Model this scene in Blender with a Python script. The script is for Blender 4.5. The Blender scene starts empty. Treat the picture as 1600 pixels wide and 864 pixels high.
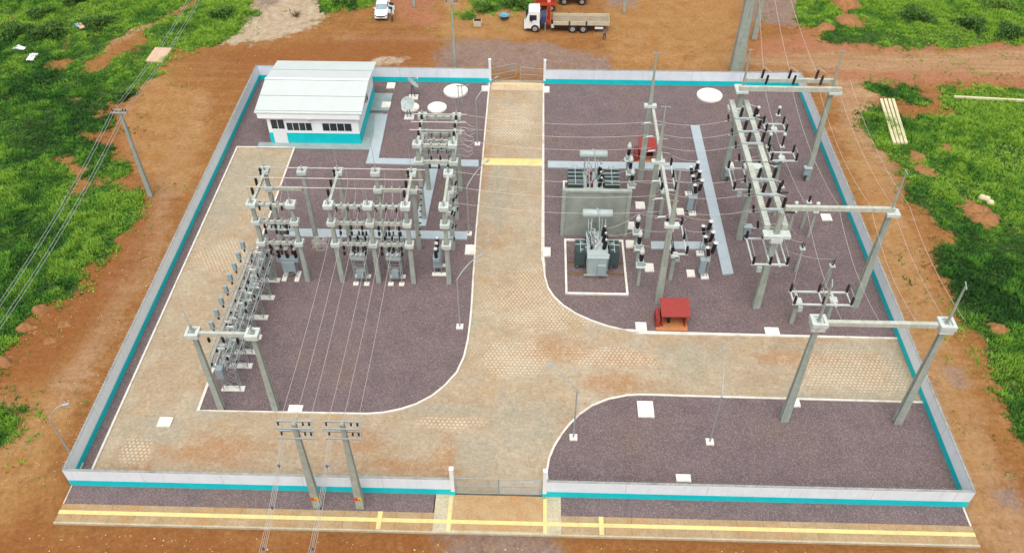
import bpy, math, random
import numpy as np
from mathutils import Vector, Matrix
from mathutils.geometry import tessellate_polygon
random.seed(7); rng = np.random.default_rng(11)
S = bpy.context.scene; COL = S.collection
# ------------------------------------------------------------------ camera
F, PIT, YAW, ROL = 1338.27541, 0.760935774, -0.0308879609, -0.00278466212
CAM = np.array([35.1369328, -35.7273635, 57.1209440])
_f = np.array([math.sin(YAW)*math.cos(PIT), math.cos(YAW)*math.cos(PIT), -math.sin(PIT)])
_r = np.array([math.cos(YAW), -math.sin(YAW), 0.0]); _u = np.cross(_r, _f)
_c, _s = math.cos(ROL), math.sin(ROL)
RM = np.array([_c*_r+_s*_u, -_s*_r+_c*_u, _f])
cam = bpy.data.objects.new('camera', bpy.data.cameras.new('camera')); COL.objects.link(cam)
m = Matrix(((RM[0][0], RM[1][0], -RM[2][0]), (RM[0][1], RM[1][1], -RM[2][1]), (RM[0][2], RM[1][2], -RM[2][2])))
cam.matrix_world = Matrix.Translation(Vector(CAM)) @ m.to_4x4()
cam.data.sensor_width = 36; cam.data.lens = F/1600*36; cam.data.clip_end = 3000; cam.data.clip_start = 1
S.camera = cam
# ------------------------------------------------------------------ sky, sun, exposure
SUN_EL, SUN_AZ = math.radians(66), math.radians(184)     # azimuth clockwise from +Y: sun behind the camera's left
w = bpy.data.worlds.new('World'); S.world = w; w.use_nodes = True
nt = w.node_tree; bg = nt.nodes['Background']; sky = nt.nodes.new('ShaderNodeTexSky')
sky.sky_type = 'NISHITA'; sky.sun_disc = False; sky.sun_elevation = SUN_EL; sky.sun_rotation = SUN_AZ
sky.dust_density = 6; sky.air_density = 1.2; sky.ozone_density = 1.0
hs = nt.nodes.new('ShaderNodeHueSaturation'); hs.inputs['Saturation'].default_value = .38
nt.links.new(sky.outputs[0], hs.inputs['Color']); nt.links.new(hs.outputs[0], bg.inputs[0])
bg.inputs[1].default_value = 0.15
sl = bpy.data.lights.new('sun', 'SUN'); sl.energy = 0.8; sl.angle = math.radians(70); sl.color = (1, .97, .93)
so = bpy.data.objects.new('sun', sl); COL.objects.link(so)
sd = Vector((math.sin(SUN_AZ)*math.cos(SUN_EL), math.cos(SUN_AZ)*math.cos(SUN_EL), math.sin(SUN_EL)))
so.rotation_euler = sd.to_track_quat('Z', 'Y').to_euler(); so.location = (30, 30, 90)
S.view_settings.view_transform = 'Standard'; S.view_settings.look = 'None'
S.view_settings.exposure = 0.47; S.view_settings.gamma = 1
S.render.engine = 'CYCLES'

# ------------------------------------------------------------------ helpers
def ray(u, v): return RM.T @ np.array([(u-800)/F, (432-v)/F, 1.0])
def G(u, v, z=0.0):
    d = ray(u, v); k = (z-CAM[2])/d[2]; return (float(CAM[0]+k*d[0]), float(CAM[1]+k*d[1]))
def G3(u, v, z=0.0):
    a = G(u, v, z); return (a[0], a[1], z)
def proj(P):
    d = (np.asarray(P)-CAM) @ RM.T
    return 800+F*d[..., 0]/d[..., 2], 432-F*d[..., 1]/d[..., 2]
class MB:
    def __init__(s): s.v = []; s.f = []
    def box(s, x0, x1, y0, y1, z0, z1):
        n = len(s.v); s.v += [(x0,y0,z0),(x1,y0,z0),(x1,y1,z0),(x0,y1,z0),(x0,y0,z1),(x1,y0,z1),(x1,y1,z1),(x0,y1,z1)]
        s.f += [tuple(n+i for i in q) for q in ((3,2,1,0),(4,5,6,7),(0,1,5,4),(1,2,6,5),(2,3,7,6),(3,0,4,7))]; return s
    def cb(s, cx, cy, z0, z1, wx, wy): return s.box(cx-wx/2, cx+wx/2, cy-wy/2, cy+wy/2, z0, z1)
    def loft(s, rings, cap=True):
        n = len(s.v); k = len(rings[0])
        for r in rings: s.v += [tuple(p) for p in r]
        for j in range(len(rings)-1):
            for i in range(k):
                a = n+j*k+i; b = n+j*k+(i+1) % k; s.f.append((a, b, b+k, a+k))
        if cap:
            s.f.append(tuple(n+i for i in reversed(range(k)))); e = n+(len(rings)-1)*k; s.f.append(tuple(e+i for i in range(k)))
        return s
    def rod(s, a, b, r0, r1=None, n=6):
        r1 = r0 if r1 is None else r1; a = Vector(a); b = Vector(b); d = (b-a)
        if d.length < 1e-6: return s
        q = d.to_track_quat('Z', 'Y')
        R = []
        for P, r in ((a, r0), (b, r1)):
            R.append([P+q @ Vector((r*math.cos(t*2*math.pi/n), r*math.sin(t*2*math.pi/n), 0)) for t in range(n)])
        return s.loft(R)
    def bar(s, a, b, w, h=None):
        h = h or w; a = Vector(a); b = Vector(b); d = b-a; q = d.to_track_quat('Y', 'Z'); R = []
        for P in (a, b): R.append([P+q @ Vector((x*w/2, 0, z*h/2)) for x, z in ((-1,-1),(1,-1),(1,1),(-1,1))])
        return s.loft(R[::-1])
    def tube(s, pts, r, n=5):
        pts = [Vector(p) for p in pts]; R = []
        for i, P in enumerate(pts):
            d = pts[min(i+1, len(pts)-1)]-pts[max(i-1, 0)]; q = d.to_track_quat('Z', 'Y')
            R.append([P+q @ Vector((r*math.cos(t*2*math.pi/n), r*math.sin(t*2*math.pi/n), 0)) for t in range(n)])
        return s.loft(R)
    def lathe(s, base, prof, n=10, tilt=None):
        b = Vector(base); q = Vector(tilt).to_track_quat('Z', 'Y') if tilt else None; R = []
        for r, z in prof:
            ring = [Vector((r*math.cos(t*2*math.pi/n), r*math.sin(t*2*math.pi/n), z)) for t in range(n)]
            R.append([b+(q @ p if q else p) for p in ring])
        return s.loft(R)
    def poly(s, pts, z0, z1=None):
        """flat (z1 None) or extruded polygon, any shape"""
        n = len(s.v); k = len(pts); tri = tessellate_polygon([[Vector((p[0], p[1], 0)) for p in pts]])
        area = sum(pts[i][0]*pts[(i+1) % k][1]-pts[(i+1) % k][0]*pts[i][1] for i in range(k))
        top = z0 if z1 is None else z1
        s.v += [(p[0], p[1], top) for p in pts]
        for t in tri:
            a = [Vector((pts[i][0], pts[i][1])) for i in t]
            up = (a[1]-a[0]).cross(a[2]-a[0]) > 0
            s.f.append(tuple(n+i for i in (t if up else t[::-1])))
        if z1 is not None:
            s.v += [(p[0], p[1], z0) for p in pts]
            for i in range(k):
                j = (i+1) % k; q = (n+i, n+k+i, n+k+j, n+j); s.f.append(q if area > 0 else q[::-1])
        return s
    def build(s, name, mat, parent=None, smooth=False):
        me = bpy.data.meshes.new(name); o0 = Vector((0, 0, 0)); p = parent
        while p: o0 += p.location; p = p.parent
        me.from_pydata([(x-o0.x, y-o0.y, z-o0.z) for x, y, z in s.v], [], s.f); me.update()
        if smooth: me.polygons.foreach_set('use_smooth', [True]*len(me.polygons))
        if mat: me.materials.append(mat)
        o = bpy.data.objects.new(name, me); COL.objects.link(o)
        if parent: o.parent = parent
        return o
def tag(o, label=None, cat=None, group=None, kind=None):
    if label: o['label'] = label
    if cat: o['category'] = cat
    if group: o['group'] = group
    if kind: o['kind'] = kind
    return o
def thing(name, label, cat, loc, group=None, rot=0):
    o = bpy.data.objects.new(name, None); COL.objects.link(o); o.location = loc; o.rotation_euler[2] = rot
    o.empty_display_size = .3
    return tag(o, label, cat, group)
def solo(mb, name, mat, label, cat, group=None, smooth=False):
    """one-mesh thing; origin at the middle of its base"""
    xs, ys, zs = zip(*mb.v); c = ((min(xs)+max(xs))/2, (min(ys)+max(ys))/2, min(zs))
    mb.v = [(x-c[0], y-c[1], z-c[2]) for x, y, z in mb.v]
    o = mb.build(name, mat, None, smooth); o.location = c; return tag(o, label, cat, group)
CH = {}
def dup(o, parent=None, loc=None, rot=None, label=None):
    c = o.copy(); COL.objects.link(c)
    if parent: c.parent = parent
    if loc is not None: c.location = loc
    if rot is not None: c.rotation_euler[2] = rot
    if label: c['label'] = label
    for ch in [x for x in bpy.data.objects if x.parent == o]: dup(ch, c)
    return c
ORD = ['first','second','third','fourth','fifth','sixth','seventh','eighth','ninth','tenth']

# ------------------------------------------------------------------ materials
def lin(c):
    return tuple(((x/255)/12.92 if x/255 <= .04045 else ((x/255+.055)/1.055)**2.4) for x in c)
def mat(name, rgb, rough=.7, var=.12, scale=3.0, metal=0, dirt=None, bump=0, coord='obj'):
    """rgb = sRGB base; two noises vary it; optional dirt tint"""
    M = bpy.data.materials.new(name); M.use_nodes = True; n = M.node_tree; B = n.nodes['Principled BSDF']
    B.inputs['Roughness'].default_value = rough; B.inputs['Metallic'].default_value = metal
    base = lin(rgb); tc = n.nodes.new('ShaderNodeTexCoord' if coord == 'obj' else 'ShaderNodeNewGeometry')
    vec = tc.outputs['Object' if coord == 'obj' else 'Position']
    nz = n.nodes.new('ShaderNodeTexNoise'); nz.inputs['Scale'].default_value = scale; nz.inputs['Detail'].default_value = 6
    n.links.new(vec, nz.inputs['Vector'])
    r = n.nodes.new('ShaderNodeValToRGB'); r.color_ramp.elements[0].position = .3; r.color_ramp.elements[1].position = .7
    r.color_ramp.elements[0].color = (*[c*(1-var) for c in base], 1); r.color_ramp.elements[1].color = (*[min(1, c*(1+var)) for c in base], 1)
    n.links.new(nz.outputs['Fac'], r.inputs[0]); out = r.outputs[0]
    if dirt:
        n2 = n.nodes.new('ShaderNodeTexNoise'); n2.inputs['Scale'].default_value = scale*.35; n2.inputs['Detail'].default_value = 8
        n2.inputs['Roughness'].default_value = .7; n.links.new(vec, n2.inputs['Vector'])
        mr = n.nodes.new('ShaderNodeMapRange'); mr.inputs[1].default_value = .52; mr.inputs[2].default_value = .72
        mr.inputs[4].default_value = dirt[1]; n.links.new(n2.outputs['Fac'], mr.inputs[0])
        mx = n.nodes.new('ShaderNodeMixRGB'); mx.inputs[2].default_value = (*lin(dirt[0]), 1)
        n.links.new(mr.outputs[0], mx.inputs[0]); n.links.new(out, mx.inputs[1]); out = mx.outputs[0]
    n.links.new(out, B.inputs['Base Color'])
    if bump:
        b = n.nodes.new('ShaderNodeBump'); b.inputs['Strength'].default_value = bump; b.inputs['Distance'].default_value = .02
        n3 = n.nodes.new('ShaderNodeTexNoise'); n3.inputs['Scale'].default_value = scale*6; n.links.new(vec, n3.inputs['Vector'])
        n.links.new(n3.outputs['Fac'], b.inputs['Height']); n.links.new(b.outputs[0], B.inputs['Normal'])
    return M
class N:   # tiny node-graph helper for the ground materials
    def __init__(s, name, rough=.9):
        s.M = bpy.data.materials.new(name); s.M.use_nodes = True; s.n = s.M.node_tree; s.B = s.n.nodes['Principled BSDF']
        s.B.inputs['Roughness'].default_value = rough; s.B.inputs['Specular IOR Level'].default_value = .25
        s.pos = s.n.nodes.new('ShaderNodeNewGeometry').outputs['Position']
    def L(s, a, b): s.n.links.new(a, b)
    def noise(s, sc, det=5, rough=.55, vec=None):
        x = s.n.nodes.new('ShaderNodeTexNoise'); x.inputs['Scale'].default_value = sc; x.inputs['Detail'].default_value = det
        x.inputs['Roughness'].default_value = rough; s.L(vec or s.pos, x.inputs['Vector']); return x.outputs['Fac']
    def voro(s, sc, out='Color', vec=None):
        x = s.n.nodes.new('ShaderNodeTexVoronoi'); x.inputs['Scale'].default_value = sc; s.L(vec or s.pos, x.inputs['Vector']); return x.outputs[out]
    def attr(s, name):
        x = s.n.nodes.new('ShaderNodeAttribute'); x.attribute_name = name; return x.outputs['Fac']
    def mp(s, v, a, b, c=0, d=1):
        x = s.n.nodes.new('ShaderNodeMapRange'); x.inputs[1].default_value = a; x.inputs[2].default_value = b
        x.inputs[3].default_value = c; x.inputs[4].default_value = d; s.L(v, x.inputs[0]); return x.outputs[0]
    def ma(s, op, a, b=None):
        x = s.n.nodes.new('ShaderNodeMath'); x.operation = op
        for i, t in enumerate((a, b)):
            if t is None: continue
            if isinstance(t, (int, float)): x.inputs[i].default_value = t
            else: s.L(t, x.inputs[i])
        return x.outputs[0]
    def mix(s, fac, a, b, mode='MIX'):
        x = s.n.nodes.new('ShaderNodeMixRGB'); x.blend_type = mode
        for i, t in enumerate((fac, a, b)):
            if isinstance(t, (int, float)): x.inputs[i].default_value = t
            elif isinstance(t, tuple): x.inputs[i].default_value = (*lin(t), 1)
            else: s.L(t, x.inputs[i])
        return x.outputs[0]
    def scalevec(s, sx, sy, sz=1, off=(0, 0, 0)):
        x = s.n.nodes.new('ShaderNodeMapping'); x.inputs['Scale'].default_value = (sx, sy, sz); x.inputs['Location'].default_value = off
        s.L(s.pos, x.inputs['Vector']); return x.outputs[0]
    def vm(s, op, a, b=None):
        x = s.n.nodes.new('ShaderNodeVectorMath'); x.operation = op; s.L(a, x.inputs[0])
        if b is not None: x.inputs[1].default_value = b
        return x.outputs['Value'] if op == 'LENGTH' else x.outputs[0]
    def done(s, col, bump=None, dist=.03, st=.6, k=1.0):
        if k != 1: x = s.n.nodes.new('ShaderNodeMixRGB'); x.blend_type = 'MULTIPLY'; x.inputs[0].default_value = 1; s.L(col, x.inputs[1]); x.inputs[2].default_value = (k, k, k, 1); col = x.outputs[0]
        s.L(col, s.B.inputs['Base Color'])
        if bump is not None:
            b = s.n.nodes.new('ShaderNodeBump'); b.inputs['Strength'].default_value = st; b.inputs['Distance'].default_value = dist
            s.L(bump, b.inputs['Height']); s.L(b.outputs[0], s.B.inputs['Normal'])
        return s.M
GR = (118,100,98)
def mk_gravel():
    g = N('gravel_stones'); big = g.noise(.12, 6, .6); v = g.voro(13); 
    c = g.mix(g.mp(g.noise(.5, 5), .35, .65), (114,98,98), (128,111,110))
    c = g.mix(g.mp(big, .52, .72, 0, .55), c, (134,112,90))
    sep = g.n.nodes.new('ShaderNodeSeparateColor'); g.L(v, sep.inputs[0])
    c = g.mix(g.mp(sep.outputs[0], 0, 1, 0, .6), c, g.mix(sep.outputs[1], (86,72,76), (182,164,164)))
    return g.done(c, g.voro(13, 'Distance'), .03, .6, .67)
def mk_dirt():
    g = N('earth'); vec = g.pos
    c = g.mix(g.mp(g.noise(.09, 6, .6), .35, .65), (156,104,52), (172,124,70))
    c = g.mix(g.mp(g.noise(.35, 6, .65), .5, .75, 0, .8), c, (148,92,50))
    c = g.mix(g.mp(g.noise(.6, 7, .7, g.scalevec(.16, 1.3)), .5, .7, 0, .45), c, (186,146,98))
    c = g.mix(g.mp(g.noise(.7, 7, .75, g.scalevec(1.5, .14)), .5, .66, 0, .5), c, (148,98,56))
    c = g.mix(g.mp(g.noise(1.4, 7, .75, g.scalevec(.3, 1.2, 1, (9, 4, 0))), .52, .66, 0, .4), c, (186,142,92))
    # masks baked per vertex as distance in metres to painted regions of the real ground
    nz = g.ma('MULTIPLY', g.ma('SUBTRACT', g.noise(.8, 8, .72), .5), 5.5)
    def reg(name, soft=.35, top=1.0): return g.mp(g.ma('ADD', g.attr(name), nz), -soft, soft, 0, top)
    tr = g.mix(g.mp(g.noise(.8, 5, .6, g.scalevec(.12, 1.2)), .4, .65), (180,142,104), (198,164,128))
    c = g.mix(reg('track', .9, .85), c, tr)
    pk = g.mix(g.noise(1.5), (176,110,78), (190,138,106)); c = g.mix(reg('pink', .8, .8), c, pk)
    og = g.mix(g.noise(.7), (150,90,44), (160,106,56)); c = g.mix(reg('orange', 1.2, .75), c, og)
    oc = g.mix(g.mp(g.noise(.5, 6, .6), .35, .65), (176,128,70), (190,150,100)); c = g.mix(reg('ochre', 1.2, .8), c, oc)
    sa = g.mix(g.mp(g.noise(.9, 6, .7), .35, .65), (190,170,140), (212,200,176)); c = g.mix(reg('sand', .5, .9), c, sa)
    gy = g.mix(g.mp(g.noise(.7, 6, .6), .35, .65), (146,124,114), (160,140,130))
    sp = g.n.nodes.new('ShaderNodeSeparateColor'); g.L(g.voro(7), sp.inputs[0]); gy = g.mix(g.mp(sp.outputs[0], 0, 1, 0, .35), gy, g.mix(sp.outputs[1], (90,76,74), (190,176,166)))
    c = g.mix(reg('grey', .7, .85), c, gy)
    gb = g.mix(g.mp(g.noise(1.3, 6, .65), .35, .65), (46,78,30), (76,108,42))
    gb = g.mix(g.mp(g.noise(.55, 6, .7), .62, .74, 0, .6), gb, (138,112,72))
    c = g.mix(g.mp(g.ma('ADD', g.attr('grass'), g.ma('MULTIPLY', nz, .4)), -.3, .3), c, gb)
    fine = g.noise(2.4, 8, .9)
    c = g.mix(g.mp(g.noise(.42, 9, .85, g.scalevec(1, 1, 1, (3, 50, 0))), .54, .62, 0, .45), c, (134,88,48)); c = g.mix(g.mp(g.noise(.6, 9, .85, g.scalevec(1, 1, 1, (70, 5, 0))), .55, .64, 0, .4), c, (188,146,96))
    c = g.mix(1.0, c, g.mix(g.mp(fine, .3, .7), (178,170,162), (255,255,255)), 'MULTIPLY')
    c = g.mix(g.mp(g.noise(2.3, 4, .8), .66, .74, 0, .5), c, (202,172,136))
    return g.done(c, g.ma('ADD', fine, g.ma('MULTIPLY', g.noise(.9, 6, .7), 3)), .12, .7, .95)
def mk_pavers():
    g = N('hex_pavers'); s = .36
    def d(off):
        v = g.vm('FRACTION', g.scalevec(1/s, 1/(s*1.732), 0, (off, off, 0))); v = g.vm('SUBTRACT', v, (.5, .5, 0)); v = g.vm('MULTIPLY', v, (s, s*1.732, 0)); return g.vm('LENGTH', v)
    h = g.ma('MINIMUM', d(0.0), d(.5)); blob = g.mp(h, .09, .16, 1, 0)
    base = g.mix(g.mp(g.noise(.16, 7, .62), .38, .62), (174,152,124), (184,171,148))
    base = g.mix(g.mp(g.noise(.45, 7, .7), .5, .66, 0, .8), base, (188,160,120))
    base = g.mix(g.mp(g.noise(.22, 6, .6, g.scalevec(1, 1, 1, (31, 7, 0))), .5, .62, 0, .8), base, (190,176,152))
    base = g.mix(g.mp(g.noise(1.3, 6, .75), .52, .74, 0, .5), base, (146,118,82))
    base = g.mix(g.mp(g.ma('ADD', g.attr('brown'), g.ma('MULTIPLY', g.ma('SUBTRACT', g.noise(.8, 7, .72), .5), 2.0)), .3, 1.1, 0, .8), base, (178,136,96))
    gg = g.mix(g.noise(1.2, 6, .7), (150,146,126), (186,180,160))
    base = g.mix(g.mp(g.ma('ADD', g.attr('grey'), g.ma('MULTIPLY', g.ma('SUBTRACT', g.noise(.7, 7, .72), .5), 2.4)), .45, 1.0, 0, .8), base, gg)
    base = g.mix(g.mp(g.noise(.9, 7, .8, g.scalevec(1, 1, 1, (11, 3, 0))), .5, .62, 0, .5), base, (202,188,164))
    base = g.mix(g.mp(g.noise(1.9, 7, .8, g.scalevec(1, 1, 1, (5, 23, 0))), .54, .68, 0, .45), base, (154,130,98))
    hx = g.mp(g.ma('ADD', g.attr('hex'), g.ma('MULTIPLY', g.ma('SUBTRACT', g.noise(.5, 7, .7), .5), 2.2)), .3, .8, .0, .6)
    c = g.mix(g.ma('MULTIPLY', hx, blob), base, (228,212,186))
    c = g.mix(g.ma('MULTIPLY', g.ma('MULTIPLY', hx, g.mp(h, .14, .2)), .45), c, (140,108,70))
    fine = g.noise(3.5, 7, .85); c = g.mix(1.0, c, g.mix(g.mp(fine, .32, .68), (196,192,184), (255,255,255)), 'MULTIPLY')
    return g.done(c, fine, .02, .5, .95)
def mk_joint(name, c1, c2, step, axis=0, off=0.0, jw=.012, jc=(120,100,80), dirt=None, wall=False):
    g = N(name, .85); c = g.mix(g.mp(g.noise(.8, 6, .65), .38, .62), c1, c2)
    if dirt: c = g.mix(g.mp(g.noise(.25, 6, .7), .5, .68, 0, .85), c, dirt)
    v = g.vm('FRACTION', g.scalevec(1/step, 1/step, 1/step, (off, off, 0))); sp = g.n.nodes.new('ShaderNodeSeparateXYZ'); g.L(v, sp.inputs[0])
    c = g.mix(g.mp(sp.outputs[axis], jw*2, 0, 0, .8), c, jc)
    if wall:
        sz = g.n.nodes.new('ShaderNodeSeparateXYZ'); g.L(g.pos, sz.inputs[0])
        st = g.ma('MULTIPLY', g.mp(g.noise(1.0, 7, .75, g.scalevec(3, 3, .25)), .5, .75), .28); c = g.mix(st, c, (168,166,156))
        st = g.ma('MULTIPLY', g.mp(sz.outputs[2], .95, .6, 0, 1), g.mp(g.noise(2.5, 6, .7), .4, .7, 0, .35)); return g.done(g.mix(st, c, (176,150,124)))
    c = g.mix(1.0, c, g.mix(g.mp(g.noise(6, 5, .7), .3, .7), (215,213,210), (255,255,255)), 'MULTIPLY')
    return g.done(c)
def mk_conc(name, c1, c2, stain, k=.6):
    g = N(name, .85); c = g.mix(g.mp(g.noise(1.6, 6, .7), .35, .65), c1, c2)
    c = g.mix(g.mp(g.noise(1.0, 7, .75, g.scalevec(5, 5, .3)), .5, .7, 0, k), c, stain)
    c = g.mix(g.mp(g.noise(.7, 7, .8), .56, .7, 0, k*.7), c, (176,180,166)); return g.done(c, g.noise(14, 4), .01, .3)
def mk_teal():
    g = N('teal_paint', .55); c = g.mix(g.mp(g.noise(.9, 6, .7), .35, .65), (0,182,190), (12,194,200)); sz = g.n.nodes.new('ShaderNodeSeparateXYZ'); g.L(g.pos, sz.inputs[0])
    st = g.ma('MULTIPLY', g.mp(sz.outputs[2], .3, 0, 0, 1), g.mp(g.noise(3, 6, .7), .35, .65, 0, .45)); c = g.mix(st, c, (140,120,100))
    return g.done(g.mix(g.ma('MULTIPLY', g.mp(g.noise(1.5, 7, .75, g.scalevec(3, 3, .3)), .55, .75), .25), c, (90,176,180)))
M = dict(
 gravel=mk_gravel(), earth=mk_dirt(), pavers=mk_pavers(),
 coping=mat('stained_coping', (150,152,146), .8, .2, 2, dirt=((96,94,86), .7)),
 kerb=mat('white_kerb_paint', (206,202,190), .7, .08, 1.5, dirt=((158,138,110), .8)),
 white=mat('white_paint', (216,220,222), .6, .02, .7, dirt=((196,200,198), .5)),
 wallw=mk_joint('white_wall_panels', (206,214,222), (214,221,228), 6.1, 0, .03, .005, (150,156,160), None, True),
 wallwy=mk_joint('white_wall_panels_side_lightened', (224,232,236), (230,238,240), 6.1, 1, .03, .005, (150,156,160), None, True),  # same paint as wallw, colour lightened to brighten the shaded side walls
 teal=mk_teal(),
 roof=mat('white_roof_sheet', (188,196,192), .45, .03, .6, dirt=((184,192,188), .6)),
 bwall=mat('white_render', (232,234,234), .8, .03, .6),
 pad=mat('white_painted_slab', (216,214,204), .7, .05, 2.5, dirt=((176,160,134), .75)),
 conc=mk_conc('precast_concrete', (140,148,138), (158,165,155), (112,116,104)),
 collar=mat('pale_concrete', (186,194,188), .85, .1, 2.5, dirt=((150,154,142), .6)),
 beam=mk_conc('weathered_pale_concrete', (162,168,156), (184,188,176), (136,134,114), .7),
 dconc=mat('grey_rendered_concrete', (138,144,135), .9, .16, .9, dirt=((108,116,106), .85), bump=.3),
 galv=mat('galvanised_steel', (158,166,164), .5, .1, 4, metal=.3),
 blackins=mat('black_porcelain', (28,24,26), .35, .2, 6),
 brownins=mat('dark_brown_porcelain', (52,30,28), .35, .2, 6),
 redins=mat('red_brown_porcelain', (120,40,48), .4, .15, 6),
 greyins=mat('pale_grey_porcelain', (192,196,194), .4, .05, 6),
 tank=mat('light_grey_enamel', (158,170,168), .45, .04, 2, dirt=((136,146,142), .5)),
 cab=mat('blue_grey_enamel', (140,156,160), .45, .04, 3),
 rad=mat('dark_green_grey_enamel', (58,74,74), .5, .1, 3),
 cover=mat('blue_grey_concrete_covers', (160,172,176), .85, .05, 1.2, dirt=((146,158,164), .6)),
 yellow=mat('yellow_road_paint', (208,192,126), .75, .08, 2.0, dirt=((186,164,118), .8)),
 red=mat('red_paint', (142,48,42), .7, .08, 2.5, dirt=((160,56,48), .5)),
 orangefloor=mat('orange_stained_floor', (182,120,72), .85, .1, 3),
 aprong=mat('grey_green_concrete', (136,152,150), .8, .12, .8, dirt=((156,166,166), .7)),
 deck=mat('worn_truck_deck', (138,126,104), .9, .15, 2, dirt=((112,96,78), .7)),
 wire=mat('aluminium_wire', (176,170,160), .5, .05, 2),
 dark=mat('dark_opening', (22,22,24), .8, .1, 3),
 glass=mat('window_glass', (46,54,60), .08, .25, 1.5),
 wood=mat('rail_timber', (112,88,62), .85, .2, 3),
 rubber=mat('tyre_rubber', (38,36,36), .9, .2, 4, dirt=((96,72,54), .8)),
 carw=mat('white_car_paint', (224,228,228), .25, .02, 1),
 chrome=mat('silver_metal', (170,172,172), .35, .08, 3, metal=.4),
 bed=mat('pale_timber_deck', (186,176,150), .85, .1, 2.5, dirt=((160,142,112), .7)),
 orange=mat('orange_red_paint', (204,70,34), .5, .08, 2, dirt=((150,54,30), .5)),
 crane=mat('red_crane_paint', (150,62,44), .5, .1, 3),
 pink=mat('pale_red_paint', (220,120,100), .5, .05, 3),
 blue=mat('blue_paint', (38,66,110), .5, .1, 3),
 bluebin=mat('pale_blue_plastic', (96,140,160), .5, .1, 3),
 skin=mat('skin', (120,78,56), .6, .05, 5), shirt=mat('grey_blue_cloth', (104,106,134), .9, .15, 9),
 shirt2=mat('khaki_cloth', (140,126,108), .9, .15, 9), trousers=mat('dark_blue_cloth', (52,56,84), .9, .1, 9), hair=mat('black_hair', (20,16,14), .8, .1, 9),
 logs=mat('pale_precast_post', (196,188,150), .85, .08, 1.5, dirt=((160,150,110), .6)),
 slab=mat('pink_beige_slab', (196,164,136), .85, .08, 1.5, dirt=((170,140,110), .7)),
 rag=mat('white_plastic_sheet', (222,224,226), .6, .05, 4),
 moundc=mat('loose_orange_earth', (142,98,58), .95, .25, 2.2, dirt=((116,76,44), .8), bump=.9),
 path=mk_joint('footpath_concrete', (160,138,104), (178,156,122), 1.95, 0, 0, .012, (110,84,58), (176,132,82)),
 drive=mk_joint('driveway_concrete', (174,142,100), (184,158,120), 50, 0, .02, .0004, (120,100,80), (190,132,72)),
 apron=mk_joint('driveway_apron', (182,172,144), (196,186,160), 3.1, 1, .1, .006, (120,110,90)),
 signy=mat('yellow_sign', (224,180,30), .5, .03, 3), signr=mat('red_sign', (196,56,30), .5, .03, 3),
)
W, D, H, T = 68.2, 59.75, 2.0, .15

# ------------------------------------------------------------------ ground
def PX(*p): return [G(u, v) for u, v in p]
def sdist(P, poly):
    """signed distance (m), positive inside"""
    P = np.asarray(P); x, y = P[:, 0], P[:, 1]; best = np.full(len(P), 1e9); ins = np.zeros(len(P), bool)
    k = len(poly)
    for i in range(k):
        ax, ay = poly[i]; bx, by = poly[(i+1) % k]; dx, dy = bx-ax, by-ay; L2 = dx*dx+dy*dy+1e-9
        t = np.clip(((x-ax)*dx+(y-ay)*dy)/L2, 0, 1); best = np.minimum(best, np.hypot(x-ax-t*dx, y-ay-t*dy))
        cr = (ay > y) != (by > y); ins ^= cr & (x < (bx-ax)*(y-ay)/(by-ay+1e-12)+ax)
    return np.where(ins, best, -best)
_tab = rng.random((64, 64))
def vnoise(x, y):
    xi = np.floor(x).astype(int); yi = np.floor(y).astype(int); fx = x-xi; fy = y-yi; fx = fx*fx*(3-2*fx); fy = fy*fy*(3-2*fy)
    t = lambda a, b: _tab[a % 64, b % 64]
    return (t(xi, yi)*(1-fx)+t(xi+1, yi)*fx)*(1-fy)+(t(xi, yi+1)*(1-fx)+t(xi+1, yi+1)*fx)*fy
def fbm(x, y, sc, o=4):
    r = 0; a = .5
    for i in range(o): r = r+a*vnoise(x*sc+17*i, y*sc+5*i); sc *= 2.1; a *= .5
    return r/(1-.5**o)
GRASS = [PX((-700,-500),(330,-500),(308,-40),(290,0),(240,28),(195,50),(160,72),(150,84),(128,96),(118,110),(150,120),(205,82),(240,66),(232,50),(262,36),(310,8),(335,-40),(400,-60),(388,20),(370,45),(335,66),(300,74),(262,70),(268,84),(250,104),(232,120),(190,142),(160,166),(150,178),(166,198),(140,204),(118,208),(140,228),(165,238),(196,262),(182,268),(150,262),(140,296),(205,302),(208,340),(170,384),(132,420),(125,456),(70,470),(58,476),(30,520),(0,560),(-60,640),(-700,900)),
 PX((-300,640),(0,634),(18,650),(20,672),(0,700),(-300,760)),
 PX((1256,-60),(2400,-200),(2400,60),(1600,62),(1500,68),(1425,72),(1330,62),(1288,60),(1300,44),(1250,36),(1258,14)),
 PX((1365,134),(1400,136),(1425,142),(1446,156),(1425,158),(1390,146)), PX((1478,138),(1540,142),(1600,146),(2200,160),(2200,1200),(1600,680),(1590,640),(1560,590),(1545,540),(1520,505),(1500,470),(1478,420),(1480,385),(1498,378),(1478,345),(1455,325),(1432,318),(1418,298),(1440,288),(1420,270),(1392,244),(1372,218),(1356,184),(1366,172),(1392,180),(1440,188),(1470,186),(1500,180),(1486,168),(1484,152)),
 PX((498,-60),(600,-60),(588,4),(545,12),(512,18),(503,4)), PX((738,-60),(860,-60),(822,10),(800,18),(782,12),(760,16),(742,12)), PX((712,20),(736,20),(738,28),(716,29))]
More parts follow.
